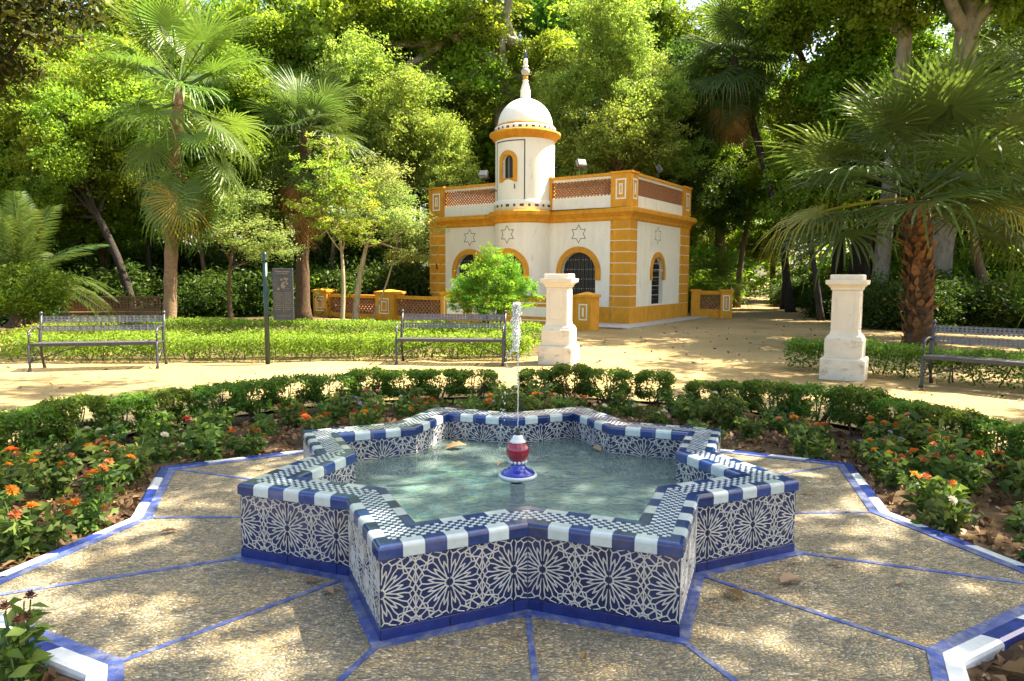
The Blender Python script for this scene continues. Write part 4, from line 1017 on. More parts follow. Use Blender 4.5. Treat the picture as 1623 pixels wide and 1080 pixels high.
# ---------------------------------------------------------------- palms
def fan_mesh(seed, petiole, R, droop, spread, mats, nseg=44, fold=.25):
    rng = np.random.default_rng(seed); V, F, T = [], [], []
    def quad(a, b, c, d, t): o = len(V); V.extend([a, b, c, d]); F.append([o, o+1, o+2, o+3]); T.extend([t]*4)
    n = 6; hw = .018
    def pet(f): return np.array([petiole*f, 0, -.10*petiole*f*f*droop])
    for i in range(n):
        p, q = pet(i/n), pet((i+1)/n)
        for s in (1, -1): quad(p+[0, hw, 0], q+[0, hw*.7, 0], q+[0, 0, -.02*s], p+[0, 0, -.02*s], .55); quad(p+[0, -hw, 0], q+[0, -hw*.7, 0], q+[0, 0, -.02*s], p+[0, 0, -.02*s], .5)
    h = pet(1); sl = -.2*droop
    for i in range(nseg):
        a = -spread+2*spread*(i+.5)/nseg; da = spread/nseg
        Ls = R*(.72+.28*math.cos(a*.55))*rng.uniform(.92, 1.05); dr = droop*(.45+.8*rng.random()**2)+(.9 if rng.random() < .08 else 0); t = .25+.5*rng.random()
        def pt(r, aa, lift=0):
            x, y = r*math.cos(aa), r*math.sin(aa); f = r/R
            z = fold*abs(y)*.45*(1-f*.5)+sl*x-dr*R*.55*max(0, f-.35)**2*1.9+lift
            k = max(0, f-.55)*dr*.35
            return h+np.array([x*(1-k), y*(1-k), z])
        rs = [.03, .34*Ls, .62*Ls, .84*Ls, Ls]; wf = [1.0, .90, .50, .27, .03]
        for j in range(4):
            w0, w1 = da*wf[j]*.98, da*wf[j+1]*rs[min(j+1, 4)]/rs[min(j+1, 4)]
            l0 = .012*rs[j]*(1 if i % 2 else -1)
            quad(pt(rs[j], a-w0), pt(rs[j], a+w0, l0), pt(rs[j+1], a+w1, l0), pt(rs[j+1], a-w1), t+.12*j/4)
    return npmesh('frond', np.array(V), np.array(F), mats, np.clip(np.array(T), 0, 1))
def feather_mesh(seed, Lr, mats, droop=.5, n=46):
    rng = np.random.default_rng(seed); V, F, T = [], [], []
    def quad(a, b, c, d, t): o = len(V); V.extend([a, b, c, d]); F.append([o, o+1, o+2, o+3]); T.extend([t]*4)
    def rc(f): return np.array([Lr*f*(1-.18*droop*f), 0, Lr*(.35*f-droop*f*f)])
    for i in range(12):
        p, q = rc(i/12), rc((i+1)/12); hw = .03*(1-i/13)
        quad(p+[0, hw, 0], q+[0, hw*.9, 0], q+[0, -hw*.9, 0], p+[0, -hw, 0], .6)
    for i in range(n):
        f = .12+.87*i/n; p = rc(f); d = rc(min(1, f+.01))-rc(f-.01); d = d/np.linalg.norm(d)
        ll = Lr*.19*math.sin(math.pi*(.12+.83*f))**.7
        for s in (1, -1):
            e = d*.55+np.array([0, s*.8, .12-.25*rng.random()]); e = e/np.linalg.norm(e); wv = np.cross(e, [0, 0, 1.0]); wv = wv/np.linalg.norm(wv)*.016
            tip = p+e*ll-np.array([0, 0, ll*.18]); t = .2+.6*rng.random()
            quad(p+wv*.6, p+e*ll*.5+wv, tip, p+e*ll*.5-wv, t)
    return npmesh('frond', np.array(V), np.array(F), mats, np.clip(np.array(T), 0, 1))
def frond_place(o, p, az, el, twist=0, s=1.0):
    M = Matrix.Translation(p) @ Matrix.Rotation(az, 4, 'Z') @ Matrix.Rotation(-el, 4, 'Y') @ Matrix.Rotation(twist, 4, 'X') @ Matrix.Diagonal((s, s, s, 1))
    o.matrix_local = M
def trunk_rings(pts, r0, r1, mat, parent, wob=.08, n=14, seed=0):
    rg = random.Random(seed); mb = MB(); mb.smooth = True
    P = []
    for a, b in zip(pts, pts[1:]):
        for i in range(8): P.append(Vector(a).lerp(Vector(b), i/8))
    P.append(Vector(pts[-1])); k = len(P)-1
    mb.tube(P, [(r0*(1-i/k)+r1*i/k)*(1+rg.uniform(-wob, wob)+(.5 if i == 0 else .2 if i == 1 else 0)) for i in range(k+1)], n)
    return mb.build('trunk', mat, parent)
def fan_palm(label, base_, path, r0, r1, bark, rings, scale, green='palm_green', boots=None, seed=1, group=None, name='fan_palm', pet=.75, R=.85):
    """rings: list of (count, elevation low, elevation high, kind) kind g/y/d, z offset"""
    t = thing(name, label, 'palm tree', (base_[0], base_[1], 0), 0, group); rg = random.Random(seed)
    trunk_rings([(0, 0, -.05)]+path, r0, r1, bark, t, seed=seed)
    top = Vector(path[-1])
    M = {'g': [fan_mesh(seed*10+i, pet, R, d, R_(sp_), green) for i, (d, sp_) in enumerate(((.35, 150), (.7, 140), (1.1, 130)))],
         'y': [fan_mesh(seed*10+4+i, pet, R*.95, d, R_(120), 'palm_yellow') for i, d in enumerate((.9, 1.3))],
         'd': [fan_mesh(seed*10+7+i, pet*.8, R*.85, d, R_(80), 'palm_dead') for i, d in enumerate((1.2, 1.6))]}
    az = rg.uniform(0, 6)
    for cnt, e0, e1, kd, dz in rings:
        for i in range(cnt):
            az += 2.39996+rg.uniform(-.2, .2); el = R_(rg.uniform(e0, e1))
            ms = M[kd]; me = ms[min(len(ms)-1, int((1-(el+1.2)/2.6)*len(ms)+rg.uniform(-.4, .4)))] if kd == 'g' else rg.choice(ms)
            o = obj('frond', me, t); s = scale*rg.uniform(.85, 1.12)
            frond_place(o, top+Vector((math.cos(az)*r1*.6, math.sin(az)*r1*.6, dz+rg.uniform(-.1, .1))), az, el, rg.uniform(-.35, .35), s)
    if boots:
        z0, z1, n, rr, L = boots; mb = MB()
        mb.add([(-.05, 0, 0), (.05, 0, 0), (.065, .05, .10), (0, .11, .24), (-.065, .05, .10), (0, -.03, .02)], [(0, 1, 5), (0, 5, 1, 2, 4) if 0 else (1, 2, 4, 0), (2, 3, 4)]); me = mb.mesh('leaf_base', 'leaf_base')
        for i in range(n):
            f = i/n; z = z0+(z1-z0)*f+rg.uniform(-.05, .05); a = i*2.39996+rg.uniform(-.3, .3)
            pt = Vector((0, 0, 0)); k = min(len(path)-1, 0)
            zz = max(0, min(1, z/top.z)); ctr = Vector((top.x*zz, top.y*zz, z))
            o = obj('leaf_base', me, t); rad = rr*(1+.08*math.sin(i))
            o.matrix_local = Matrix.Translation(ctr+Vector((math.cos(a)*rad, math.sin(a)*rad, 0))) @ Matrix.Rotation(a-math.pi/2, 4, 'Z') @ Matrix.Rotation(rg.uniform(-.45, .25), 4, 'X') @ Matrix.Rotation(rg.uniform(-.4, .4), 4, 'Y') @ Matrix.Diagonal((L*rg.uniform(.6, 1.4), L*rg.uniform(.6, 1.5), L*rg.uniform(.45, 1.35), 1))
    return t
fan_palm('tall slender fan palm with a hanging skirt, left of the sign post', (-8.38, 13.64), [(.1, 0, 1.5), (.25, 0, 3.4), (.50, 0, 6.1)], .17, .13, 'bark_palm',
         [(9, 35, 85, 'g', .15), (11, -5, 40, 'g', -.05), (9, -40, 0, 'g', -.45), (5, -60, -25, 'g', -.9), (6, -70, -40, 'g', -1.3), (1, -75, -60, 'y', -1.7), (5, -80, -58, 'g', -1.9), (3, -88, -70, 'd', -2.2)], 1.18, seed=3, pet=.95, R=.92)
fan_palm('shaded fan palm behind the young yellow-green tree, with brown hanging fronds', (-6.25, 18.33), [(.05, 0, 2.5), (.25, 0, 6.0)], .22, .17, 'bark_fibre',
         [(12, 30, 80, 'g', .1), (14, -10, 35, 'g', -.1), (10, -50, -10, 'g', -.5), (5, -80, -50, 'd', -1.0), (3, -85, -60, 'd', -1.8)], 1.35, 'palm_deep', seed=5)
fan_palm('squat fan palm with a thick boot-covered trunk at the right', (8.95, 10.12), [(-.05, 0, 1.5), (-.25, 0, 3.05)], .25, .27, 'bark_fibre',
         [(8, 55, 88, 'g', .5), (9, 25, 62, 'g', .35), (9, 0, 32, 'g', .15), (10, -32, 2, 'g', -.05), (2, -25, 5, 'y', 0)], 1.48, 'palm_deep', boots=(.05, 3.0, 220, .248, .95), seed=8, pet=1.05, R=.95)
fan_palm('tall leaning palm with a thin dark trunk behind the kiosk', (12.3, 24.0), [(-.5, 0, 3.2), (-1.55, 0, 6.6), (-2.75, 0, 10.2)], .16, .13, 'bark_dark',
         [(14, 30, 85, 'g', .1), (14, -10, 35, 'g', -.1), (10, -50, -10, 'g', -.5), (6, -70, -40, 'g', -.9), (4, -80, -50, 'd', -1.1), (4, -85, -60, 'd', -1.7)], 1.6, 'palm_deep', seed=11)
fan_palm('young fan palm at the back left of the path, right of the kiosk', (9.6, 25.6), [(0, 0, .9)], .16, .15, 'bark_fibre',
         [(10, 30, 80, 'g', .1), (12, -10, 35, 'g', 0)], 1.2, 'palm_green', seed=13)
fan_palm('dark fan palm hanging over the right edge of the picture', (13.6, 11.8), [(.1, 0, 2.4), (-.2, 0, 5.2)], .24, .2, 'bark_fibre',
         [(12, 25, 80, 'g', .2), (14, -15, 30, 'g', 0), (12, -60, -15, 'g', -.4), (8, -85, -55, 'd', -.9)], 1.5, 'palm_deep', seed=17, pet=.9)
fan_palm('palm with a grey-brown trunk right behind the right pedestal', (15.3, 23.0), [(.1, 0, 3.5), (0, 0, 8.0)], .34, .26, 'bark_fibre',
         [(14, 20, 85, 'g', .1), (14, -15, 30, 'g', -.1), (10, -60, -15, 'g', -.5), (10, -85, -55, 'd', -1.2)], 1.6, 'palm_deep', seed=19)
# feather palm at far left
fp = thing('feather_palm', 'dark feather palm with arching fronds at the far left', 'palm tree', (-13.2, 15.4, 0)); rg = random.Random(3)
trunk_rings([(0, 0, -.05), (0, 0, .9)], .34, .30, 'bark_fibre', fp)
fm = [feather_mesh(40+i, 2.7, 'palm_deep', d) for i, d in enumerate((.35, .55, .8))]
for i in range(34):
    el = R_(rg.uniform(-5, 80)); o = obj('frond', fm[0 if el > .9 else 1 if el > .4 else 2], fp); frond_place(o, Vector((0, 0, .95)), i*2.39996, el, rg.uniform(-.3, .3), rg.uniform(.85, 1.15))

# ---------------------------------------------------------------- trees in view
G = 'trees of the garden wood'
tree('young_tree', 'young yellow-green tree with a thin pale trunk on the lawn', (-4.03, 13.68), (-4.02, 13.7, 2.6), .065, [(-4.45, 13.6, 4.0, .36, .30), (-3.6, 13.8, 3.5, .36, .26), (-4.5, 13.6, 3.1, .36, .26), (-3.45, 13.6, 2.65, .32, .22), (-4.25, 13.8, 4.65, .28, .25), (-3.95, 13.4, 2.7, .30, .22), (-3.9, 13.7, 3.7, .34, .28)], 'sapling', 'bark_pale', seed=2, twigs=6, r1=.03)
tree('feathery_tree', 'pale feathery tree with slanting thin stems left of the kiosk', (-4.34, 17.2), (-3.9, 17.3, 2.6), .11, [(-3.3, 17.2, 3.5, .50, .4), (-2.7, 17.4, 2.9, .45, .35), (-3.6, 17.5, 4.5, .5, .45), (-2.6, 17.6, 2.2, .38, .3), (-4.2, 17.0, 3.3, .4, .35)], 'pale', 'bark_pale', seed=3, twigs=7, r1=.05)
tree('slender_tree', 'second thin slanting stem beside the pale feathery tree', (-3.95, 17.45), (-3.05, 17.6, 2.7), .035, [(-2.95, 17.7, 3.2, .35, .3), (-3.3, 17.9, 4.0, .35, .3)], 'pale', 'bark_pale', seed=13, twigs=5, r1=.02)
tree('low_maple', 'small tree with large pale sunlit leaves left of the sign post', (-7.9, 16.6), (-7.7, 16.3, 2.1), .08, [(-7.2, 16.0, 2.7, .55, .35), (-8.1, 16.1, 3.2, .5, .35), (-6.6, 16.2, 2.2, .4, .28), (-7.6, 16.4, 3.8, .5, .4)], 'pale', 'bark_brown', seed=4, r1=.04)
tree('leaning_tree', 'tree with a dark trunk leaning left behind the far left bench', (-12.0, 19.1), (-13.5, 19.1, 4.2), .16, [(-13.8, 19.0, 5.4, .9), (-12.8, 19.6, 6.4, 1.0), (-15.0, 19.4, 4.8, .9), (-14.2, 20, 7.2, 1.0)], 'yellow', 'bark_dark', seed=5, bow=(.5, 0, 0))
tree('magnolia_tree', 'dark brown-tinged magnolia reaching in at the top left corner', (-13.6, 12.0), (-12.4, 12.6, 5.5), .2, [(-11.3, 13.0, 7.8, .7), (-12.3, 12.4, 6.6, .6), (-10.4, 13.4, 8.7, .6), (-13.2, 13.4, 7.8, .8)], 'magnolia', 'bark_dark', seed=6)
tree('plane_tree', 'huge plane tree with a mottled trunk rising behind the turret', (.9, 28.0), (.2, 28, 13.5), .48, [(-3.2, 27.6, 10.4, 1.25), (-5.2, 27, 12.6, 1.5), (3.0, 28.4, 12.2, 1.3), (-1.4, 27, 13.6, 1.5), (-3.6, 28, 7.8, 1.1), (1.6, 27, 10.2, .8), (-6.6, 27.6, 9.6, 1.2)], 'plane', 'bark_grey', seed=7, r1=.36)
tree('laurel_tree', 'round small-leaved tree close behind the right of the turret', (5.3, 24.4), (5.0, 24, 6.2), .2, [(4.2, 23.6, 8.2, .95), (5.9, 23.8, 8.9, 1.0), (5.0, 23.5, 6.6, .95), (6.6, 24.2, 7.0, .9), (4.4, 24.2, 10.4, 1.0), (3.4, 24.2, 6.4, .7)], 'olive', 'bark_brown', seed=8)
tree('olive_tree', 'yellowish fine-leaved tree left of the kiosk turret', (-3.9, 24.5), (-3.7, 24, 5.6), .2, [(-3.0, 23.6, 7.6, 1.0), (-4.6, 23.8, 8.2, 1.0), (-3.4, 23.4, 6.0, .95), (-2.2, 23.8, 6.2, .8), (-4.7, 23.6, 6.2, .85)], 'olive', 'bark_brown', seed=9)
tree('broadleaf_tree', 'bright yellow-green tree filling the left, behind the leaning trunk', (-15.6, 23.5), (-15.2, 23, 4.6), .2, [(-14.3, 22.4, 6.4, 1.15), (-16.2, 22.6, 7.4, 1.2), (-13.4, 22.6, 4.6, .9), (-15.8, 22.2, 4.8, 1.0), (-14.8, 23, 8.9, 1.1)], 'yellow', 'bark_brown', seed=10)
tree('broadleaf_tree', 'dark green tree at the left edge above the feather palm', (-18.4, 21.0), (-18, 20.6, 3.4), .18, [(-16.6, 20.2, 4.6, 1.0), (-18.2, 20.4, 5.8, 1.1), (-17.4, 20.6, 3.4, .9), (-19.6, 20.6, 4.0, 1.0)], 'broad', 'bark_dark', seed=11)
tree('broadleaf_tree', 'mid-green tree behind the crown of the tall left palm', (-10.2, 25.0), (-10.2, 24.6, 5.4), .22, [(-9.6, 24.0, 8.0, 1.15), (-11.4, 24.4, 8.6, 1.2), (-10.2, 23.8, 5.8, 1.05), (-8.4, 24.4, 6.2, .95), (-12.2, 24, 6.0, 1.0)], 'broad', 'bark_brown', seed=12)
tree('broadleaf_tree', 'tall deep-green tree between the two left palms at the top', (-8.2, 28.4), (-8.2, 28, 8.6), .28, [(-8.8, 27.4, 12.0, 1.4), (-6.6, 27.6, 10.4, 1.2), (-10.6, 27.6, 10.6, 1.2), (-8.2, 27.4, 8.6, 1.1)], 'plane', 'bark_grey', seed=13)
tree('broadleaf_tree', 'dense dark tree behind the right corner of the kiosk', (9.0, 28.6), (8.8, 28, 5.4), .22, [(8.4, 27.4, 7.2, 1.2), (9.6, 27.6, 5.4, 1.0), (7.4, 27.6, 9.4, 1.2), (10.0, 27.8, 9.0, 1.1)], 'dark', 'bark_dark', seed=14)
tree('broadleaf_tree', 'sunlit yellow tree glowing far behind the leaning dark palm trunk', (17.4, 38.0), (17.2, 37.6, 4.6), .2, [(16.4, 36.8, 6.8, 1.3), (18.2, 37, 7.6, 1.3), (17.2, 36.6, 4.6, 1.2), (19.6, 37.2, 5.0, 1.1), (15.6, 37, 9.4, 1.3)], 'yellow', 'bark_brown', seed=15)
tree('broadleaf_tree', 'dark leafy tree spreading above the squat palm at the right', (13.9, 23.6), (13.6, 23, 6.4), .26, [(12.4, 22.2, 9.4, 1.2), (14.6, 22.4, 9.0, 1.2), (13.4, 22, 7.2, 1.05), (15.6, 22.6, 7.2, 1.1), (13.0, 22.6, 11.4, 1.2)], 'broad', 'bark_dark', seed=16)
tree('plane_tree', 'plane tree with a pale grey trunk at the upper right', (14.6, 18.4), (15.2, 18.2, 11.5), .44, [(13.8, 17.6, 12.6, 1.3), (16.4, 18, 13.4, 1.3), (15.2, 17, 14.6, 1.2), (17.6, 18.6, 11.4, 1.1), (13.4, 14.6, 12.6, 1.0, .8, 'canopy'), (4.6, 12.6, 12.4, .7, .5, 'canopy'), (15.6, 13.0, 11.6, 1.1, .8, 'canopy'), (16.6, 16.2, 12.0, 1.0, .8, 'canopy'), (11.2, 15.8, 12.6, .9, .7, 'canopy')], 'plane', 'bark_grey', seed=17, r1=.30, bow=(0, 0, 0))  # canopy lobes are unseen, added to throw dappled shade on lawn and sand
tree('plane_tree', 'slimmer grey-trunked tree left of the pale plane at upper right', (13.4, 19.6), (13.9, 19.4, 11.8), .27, [(12.4, 19.2, 13.2, 1.2), (14.4, 20, 14.2, 1.2), (11.6, 19.6, 11.6, 1.0)], 'plane', 'bark_grey', seed=18, r1=.22, bow=(0, 0, 0))
tree('broadleaf_tree', 'tree with a broad black trunk behind the right pedestal', (14.4, 22.6), (14.5, 22.6, 6.5), .42, [(13.8, 22.4, 6.0, .9), (15.9, 22.8, 6.0, 1.0), (17.2, 22.6, 7.8, 1.1)], 'dark', 'bark_dark', seed=19)
tree('slender_tree', 'thin dark tree forking beside the path, left of the right pedestal', (10.95, 18.6), (10.5, 18.8, 2.9), .12, [(10.0, 18.8, 3.9, .42), (11.3, 19, 4.3, .5), (10.4, 19.2, 4.9, .5)], 'broad', 'bark_dark', seed=20)
tree('slanting_tree', 'small tree with a brown trunk slanting left behind the right bench', (16.0, 17.0), (14.7, 17.0, 3.5), .19, [(14.2, 16.8, 4.6, .6), (13.4, 17, 5.2, .6), (15.2, 17.2, 5.4, .7)], 'broad', 'bark_brown', seed=21, bow=(-.3, 0, -.3))
tree('broadleaf_tree', 'dark tree closing the right edge behind the bench', (19.4, 18.6), (19, 18, 4.4), .24, [(17.8, 17.2, 5.4, 1.0), (19.4, 17.4, 7.2, 1.2), (18.4, 17.2, 3.6, .9), (20, 17.8, 4.0, 1.0)], 'dark', 'bark_dark', seed=22)
# slim trunks standing in the shade behind the lawn and behind the right bench
for i, (x, y) in enumerate([(-16.2, 23.2), (-13.0, 22.4), (-11.0, 22.9), (-9.6, 21.9), (-8.0, 24.4), (-6.6, 23.4), (-5.4, 25.2), (-3.4, 26.2)]):
    rg = random.Random(500+i); h_ = rg.uniform(5.5, 8)
    tree('slender_tree', f'slim dark trunk in the shade behind the lawn, {ORD[i]} of eight from the left', (x, y), (x+rg.uniform(-.8, .8), y, h_), rg.uniform(.07, .14), [(x+rg.uniform(-.8, .8), y+.5, h_+1.2, .8), (x+rg.uniform(-1.2, 1.2), y+.4, h_-.2, .6)], rg.choice(('broad', 'dark', 'yellow')), rg.choice(('bark_dark', 'bark_brown')), seed=500+i, group='slim trunks in the wood')
for i, (x, y) in enumerate([(17.0, 21.2), (18.6, 23.4), (19.2, 20.4), (20.6, 23.0), (13.0, 26.4), (11.4, 27.8)]):
    rg = random.Random(540+i); h_ = rg.uniform(5, 7)
    tree('slender_tree', f'slim trunk in the wood at the right, {("third", "fourth", "fifth", "sixth", "second", "first")[i]} of six from the left', (x, y), (x+rg.uniform(-.9, .9), y, h_), rg.uniform(.08, .16), [(x+rg.uniform(-.8, .8), y+.5, h_+1.0, .8), (x+rg.uniform(-1.2, 1.2), y+.4, h_-.4, .6)], rg.choice(('broad', 'broad', 'yellow')), rg.choice(('bark_dark', 'bark_brown')), seed=540+i, group='slim trunks in the wood')
# second row, further back
back = [('plane', 'tall plane-leaved tree far behind the low maple', -11.8, 34, 11, 1.7), ('broad', 'tall green tree far behind the yellowish fine-leaved tree', -5.0, 35, 11.5, 1.7), ('plane', 'tall green tree far behind the turret finial', 1.5, 37, 12, 1.8),
        ('broad', 'tall tree far behind the round small-leaved tree', 7.6, 36, 13, 1.8), ('broad', 'tall dense tree behind the leaning palm crown', 12.4, 33, 13, 1.7), ('yellow', 'bright tall tree above the far end of the path', 13.0, 41, 11, 1.8), ('broad', 'tall tree far right of the path end', 22.0, 36, 12, 1.8),
        ('dark', 'tall dark tree far behind the squat palm', 21.0, 28, 10.5, 1.6), ('plane', 'tall green tree far behind the leaning-trunk tree', -19.5, 31, 11, 1.7), ('broad', 'tall tree far at the left edge of the wood', -26, 28, 10.5, 1.7), ('dark', 'tall dark tree far behind the right edge palm', 27, 27, 11, 1.7)]
for i, (kd, lb, x, y, z, s) in enumerate(back):
    rg = random.Random(60+i); lo = [(x+rg.uniform(-1, 1)*s*2.0, y+rg.uniform(-1, .6), z+rg.uniform(-.75, .75)*4.2, s*rg.uniform(.62, .9)) for _ in range(6)]
    lo += [(x+rg.uniform(-1, 1)*s*1.8, y-.6, z-4.6-rg.random()*3.2, s*rg.uniform(.5, .72)) for _ in range(4)]
    tree('tall_tree', lb, (x, y), (x+rg.uniform(-.6, .6), y, z-2), .32, lo, kd, 'bark_brown', seed=70+i, group=G, twigs=3)
# trees just outside the frame on the right whose crowns shade the fountain
tree('broadleaf_tree', 'tree outside the frame at right shading the fountain', (10.6, 3.4), (8.6, 3.6, 6.6), .3, [(6.9, 3.0, 8.6, 1.1), (9.0, 4.8, 9.2, 1.1), (4.6, 2.7, 8.8, .95), (8.6, 1.6, 8.4, 1.0), (2.8, 4.0, 8.8, .9), (6.0, 4.8, 8.8, .8), (4.4, .6, 8.3, .8), (1.2, 5.4, 9.2, .8), (-.8, 6.4, 9.8, .8), (-2.6, 4.6, 9.4, .7)], 'canopy', 'bark_brown', seed=30)
tree('broadleaf_tree', 'tree outside the frame at right front shading the pavement', (9.2, -3.4), (7.8, -2.2, 6.4), .3, [(6.2, -.6, 8.2, .95), (7.8, .2, 9.4, .9), (5.4, -2.4, 7.8, .9), (8.4, -3.2, 8.6, 1.0), (3.2, -1.2, 8.6, .85)], 'canopy', 'bark_brown', seed=31)
tree('broadleaf_tree', 'tree outside the frame at right shading the far bench and sand', (16.5, 8.6), (14.6, 9.0, 6.6), .3, [(12.4, 8.4, 9.2, 1.1), (14.4, 10.2, 9.6, 1.1), (10.4, 7.6, 9.2, .8), (14.2, 6.6, 8.8, 1.1), (11.2, 11.0, 9.2, .85), (12.6, 13.6, 10.2, .95), (14.4, 16.2, 11.0, .9), (9.6, 13.4, 10.4, .6), (13.0, 18.6, 12.4, .9), (10.8, 17.6, 12.2, .8)], 'canopy', 'bark_brown', seed=32)

# ---------------------------------------------------------------- understorey shrubs
def shrub(label, x, y, s, zs, kind='bush', z=None, name='shrub', seed=0, lobes=3, group='understorey shrubs'):
    rg = random.Random(seed+int(x*10)); t = thing(name, label, 'shrub', (x, y, 0), 0, group)
    mb = MB(); mb.smooth = True; zc = z if z else 1.35*zs
    for k in range(5):
        mb.tube(bez((rg.uniform(-.1, .1), rg.uniform(-.1, .1), -.03), (rg.uniform(-1, 1)*s, rg.uniform(-1, 1)*s, zc*rg.uniform(.8, 1.4)), (0, 0, .1), 4), [.03, .026, .02, .016, .01], 5)
    mb.build('stems', 'twig', t)
    for k in range(lobes):
        me = PROTO[kind][rg.randrange(len(PROTO[kind]))][0]; a = k*2.1+rg.random(); rr = 0 if k == 0 else .8*s
        obj('foliage', me, t, Matrix.Translation((rr*math.cos(a)*1.3, rr*math.sin(a)*.7, zc*(1 if k == 0 else .8))) @ Matrix.Rotation(rg.uniform(0, 6), 4, 'Z') @ Matrix.Diagonal((s*(1 if k == 0 else .75), s*(1 if k == 0 else .75), zs*(1 if k == 0 else .75), 1)))
    return t
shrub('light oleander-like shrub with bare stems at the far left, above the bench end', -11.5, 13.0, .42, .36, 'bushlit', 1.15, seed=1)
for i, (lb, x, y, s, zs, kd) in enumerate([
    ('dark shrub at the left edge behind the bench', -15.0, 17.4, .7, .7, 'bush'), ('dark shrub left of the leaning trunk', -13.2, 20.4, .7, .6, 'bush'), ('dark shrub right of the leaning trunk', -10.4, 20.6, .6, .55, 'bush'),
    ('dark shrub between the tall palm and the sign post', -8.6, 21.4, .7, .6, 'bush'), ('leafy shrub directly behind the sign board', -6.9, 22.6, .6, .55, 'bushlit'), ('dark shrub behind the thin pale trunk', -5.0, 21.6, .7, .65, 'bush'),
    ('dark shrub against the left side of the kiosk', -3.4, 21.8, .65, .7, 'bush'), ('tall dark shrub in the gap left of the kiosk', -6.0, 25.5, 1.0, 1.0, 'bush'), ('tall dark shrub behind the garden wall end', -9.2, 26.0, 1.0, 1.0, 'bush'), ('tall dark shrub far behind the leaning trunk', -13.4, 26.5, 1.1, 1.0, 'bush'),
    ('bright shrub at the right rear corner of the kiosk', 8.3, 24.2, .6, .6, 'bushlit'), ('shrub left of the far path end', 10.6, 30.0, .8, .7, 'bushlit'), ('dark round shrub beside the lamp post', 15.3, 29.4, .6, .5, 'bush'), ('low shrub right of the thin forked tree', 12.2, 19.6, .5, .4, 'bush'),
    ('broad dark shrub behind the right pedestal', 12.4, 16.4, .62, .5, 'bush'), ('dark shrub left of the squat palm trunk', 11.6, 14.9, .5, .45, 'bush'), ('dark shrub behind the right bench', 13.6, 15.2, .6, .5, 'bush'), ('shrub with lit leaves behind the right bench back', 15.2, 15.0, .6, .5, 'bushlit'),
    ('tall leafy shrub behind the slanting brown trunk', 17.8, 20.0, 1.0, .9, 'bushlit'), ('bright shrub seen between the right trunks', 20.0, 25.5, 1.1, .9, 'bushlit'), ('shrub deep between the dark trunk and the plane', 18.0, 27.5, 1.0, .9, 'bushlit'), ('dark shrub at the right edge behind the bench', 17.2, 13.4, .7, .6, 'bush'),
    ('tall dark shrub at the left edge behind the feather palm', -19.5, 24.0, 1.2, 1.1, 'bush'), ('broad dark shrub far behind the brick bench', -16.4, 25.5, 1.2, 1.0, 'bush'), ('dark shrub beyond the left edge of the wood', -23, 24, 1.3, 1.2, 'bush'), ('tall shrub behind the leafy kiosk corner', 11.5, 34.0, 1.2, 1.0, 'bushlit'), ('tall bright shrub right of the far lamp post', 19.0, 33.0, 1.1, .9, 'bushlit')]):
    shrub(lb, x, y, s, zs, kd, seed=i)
# pale green shrub in front of the kiosk door
ss = thing('round_shrub', 'bright green feathery shrub standing before the kiosk, behind the middle bench', 'shrub', (-.10, 12.7, 0))
mb = MB(); mb.smooth = True; rg = random.Random(8)
for k in range(7): mb.tube(bez((rg.uniform(-.12, .12), rg.uniform(-.12, .12), -.03), (rg.uniform(-.7, .7), rg.uniform(-.6, .6), rg.uniform(.9, 1.5)), (0, 0, .1), 5), [.035, .03, .025, .02, .014, .01], 6)
mb.build('stems', 'twig', ss)
for dx, dy, z, s, zs in ((-.05, 0, 1.2, .36, .34), (-.5, 0, .92, .27, .20), (.5, .1, .98, .27, .22), (.12, 0, 1.66, .26, .24), (-.28, .1, 1.46, .24, .24), (-.12, -.1, 1.95, .13, .17), (.42, 0, 1.42, .19, .2), (-.72, 0, 1.22, .15, .15), (.82, 0, 1.18, .15, .14), (.0, -.3, .8, .28, .17), (-.86, .1, .86, .14, .12)):
    obj('foliage', PROTO['shrub'][0][0], ss, Matrix.Translation((dx, dy, z)) @ Matrix.Rotation(rg.uniform(0, 6), 4, 'Z') @ Matrix.Diagonal((s, s, zs, 1)))

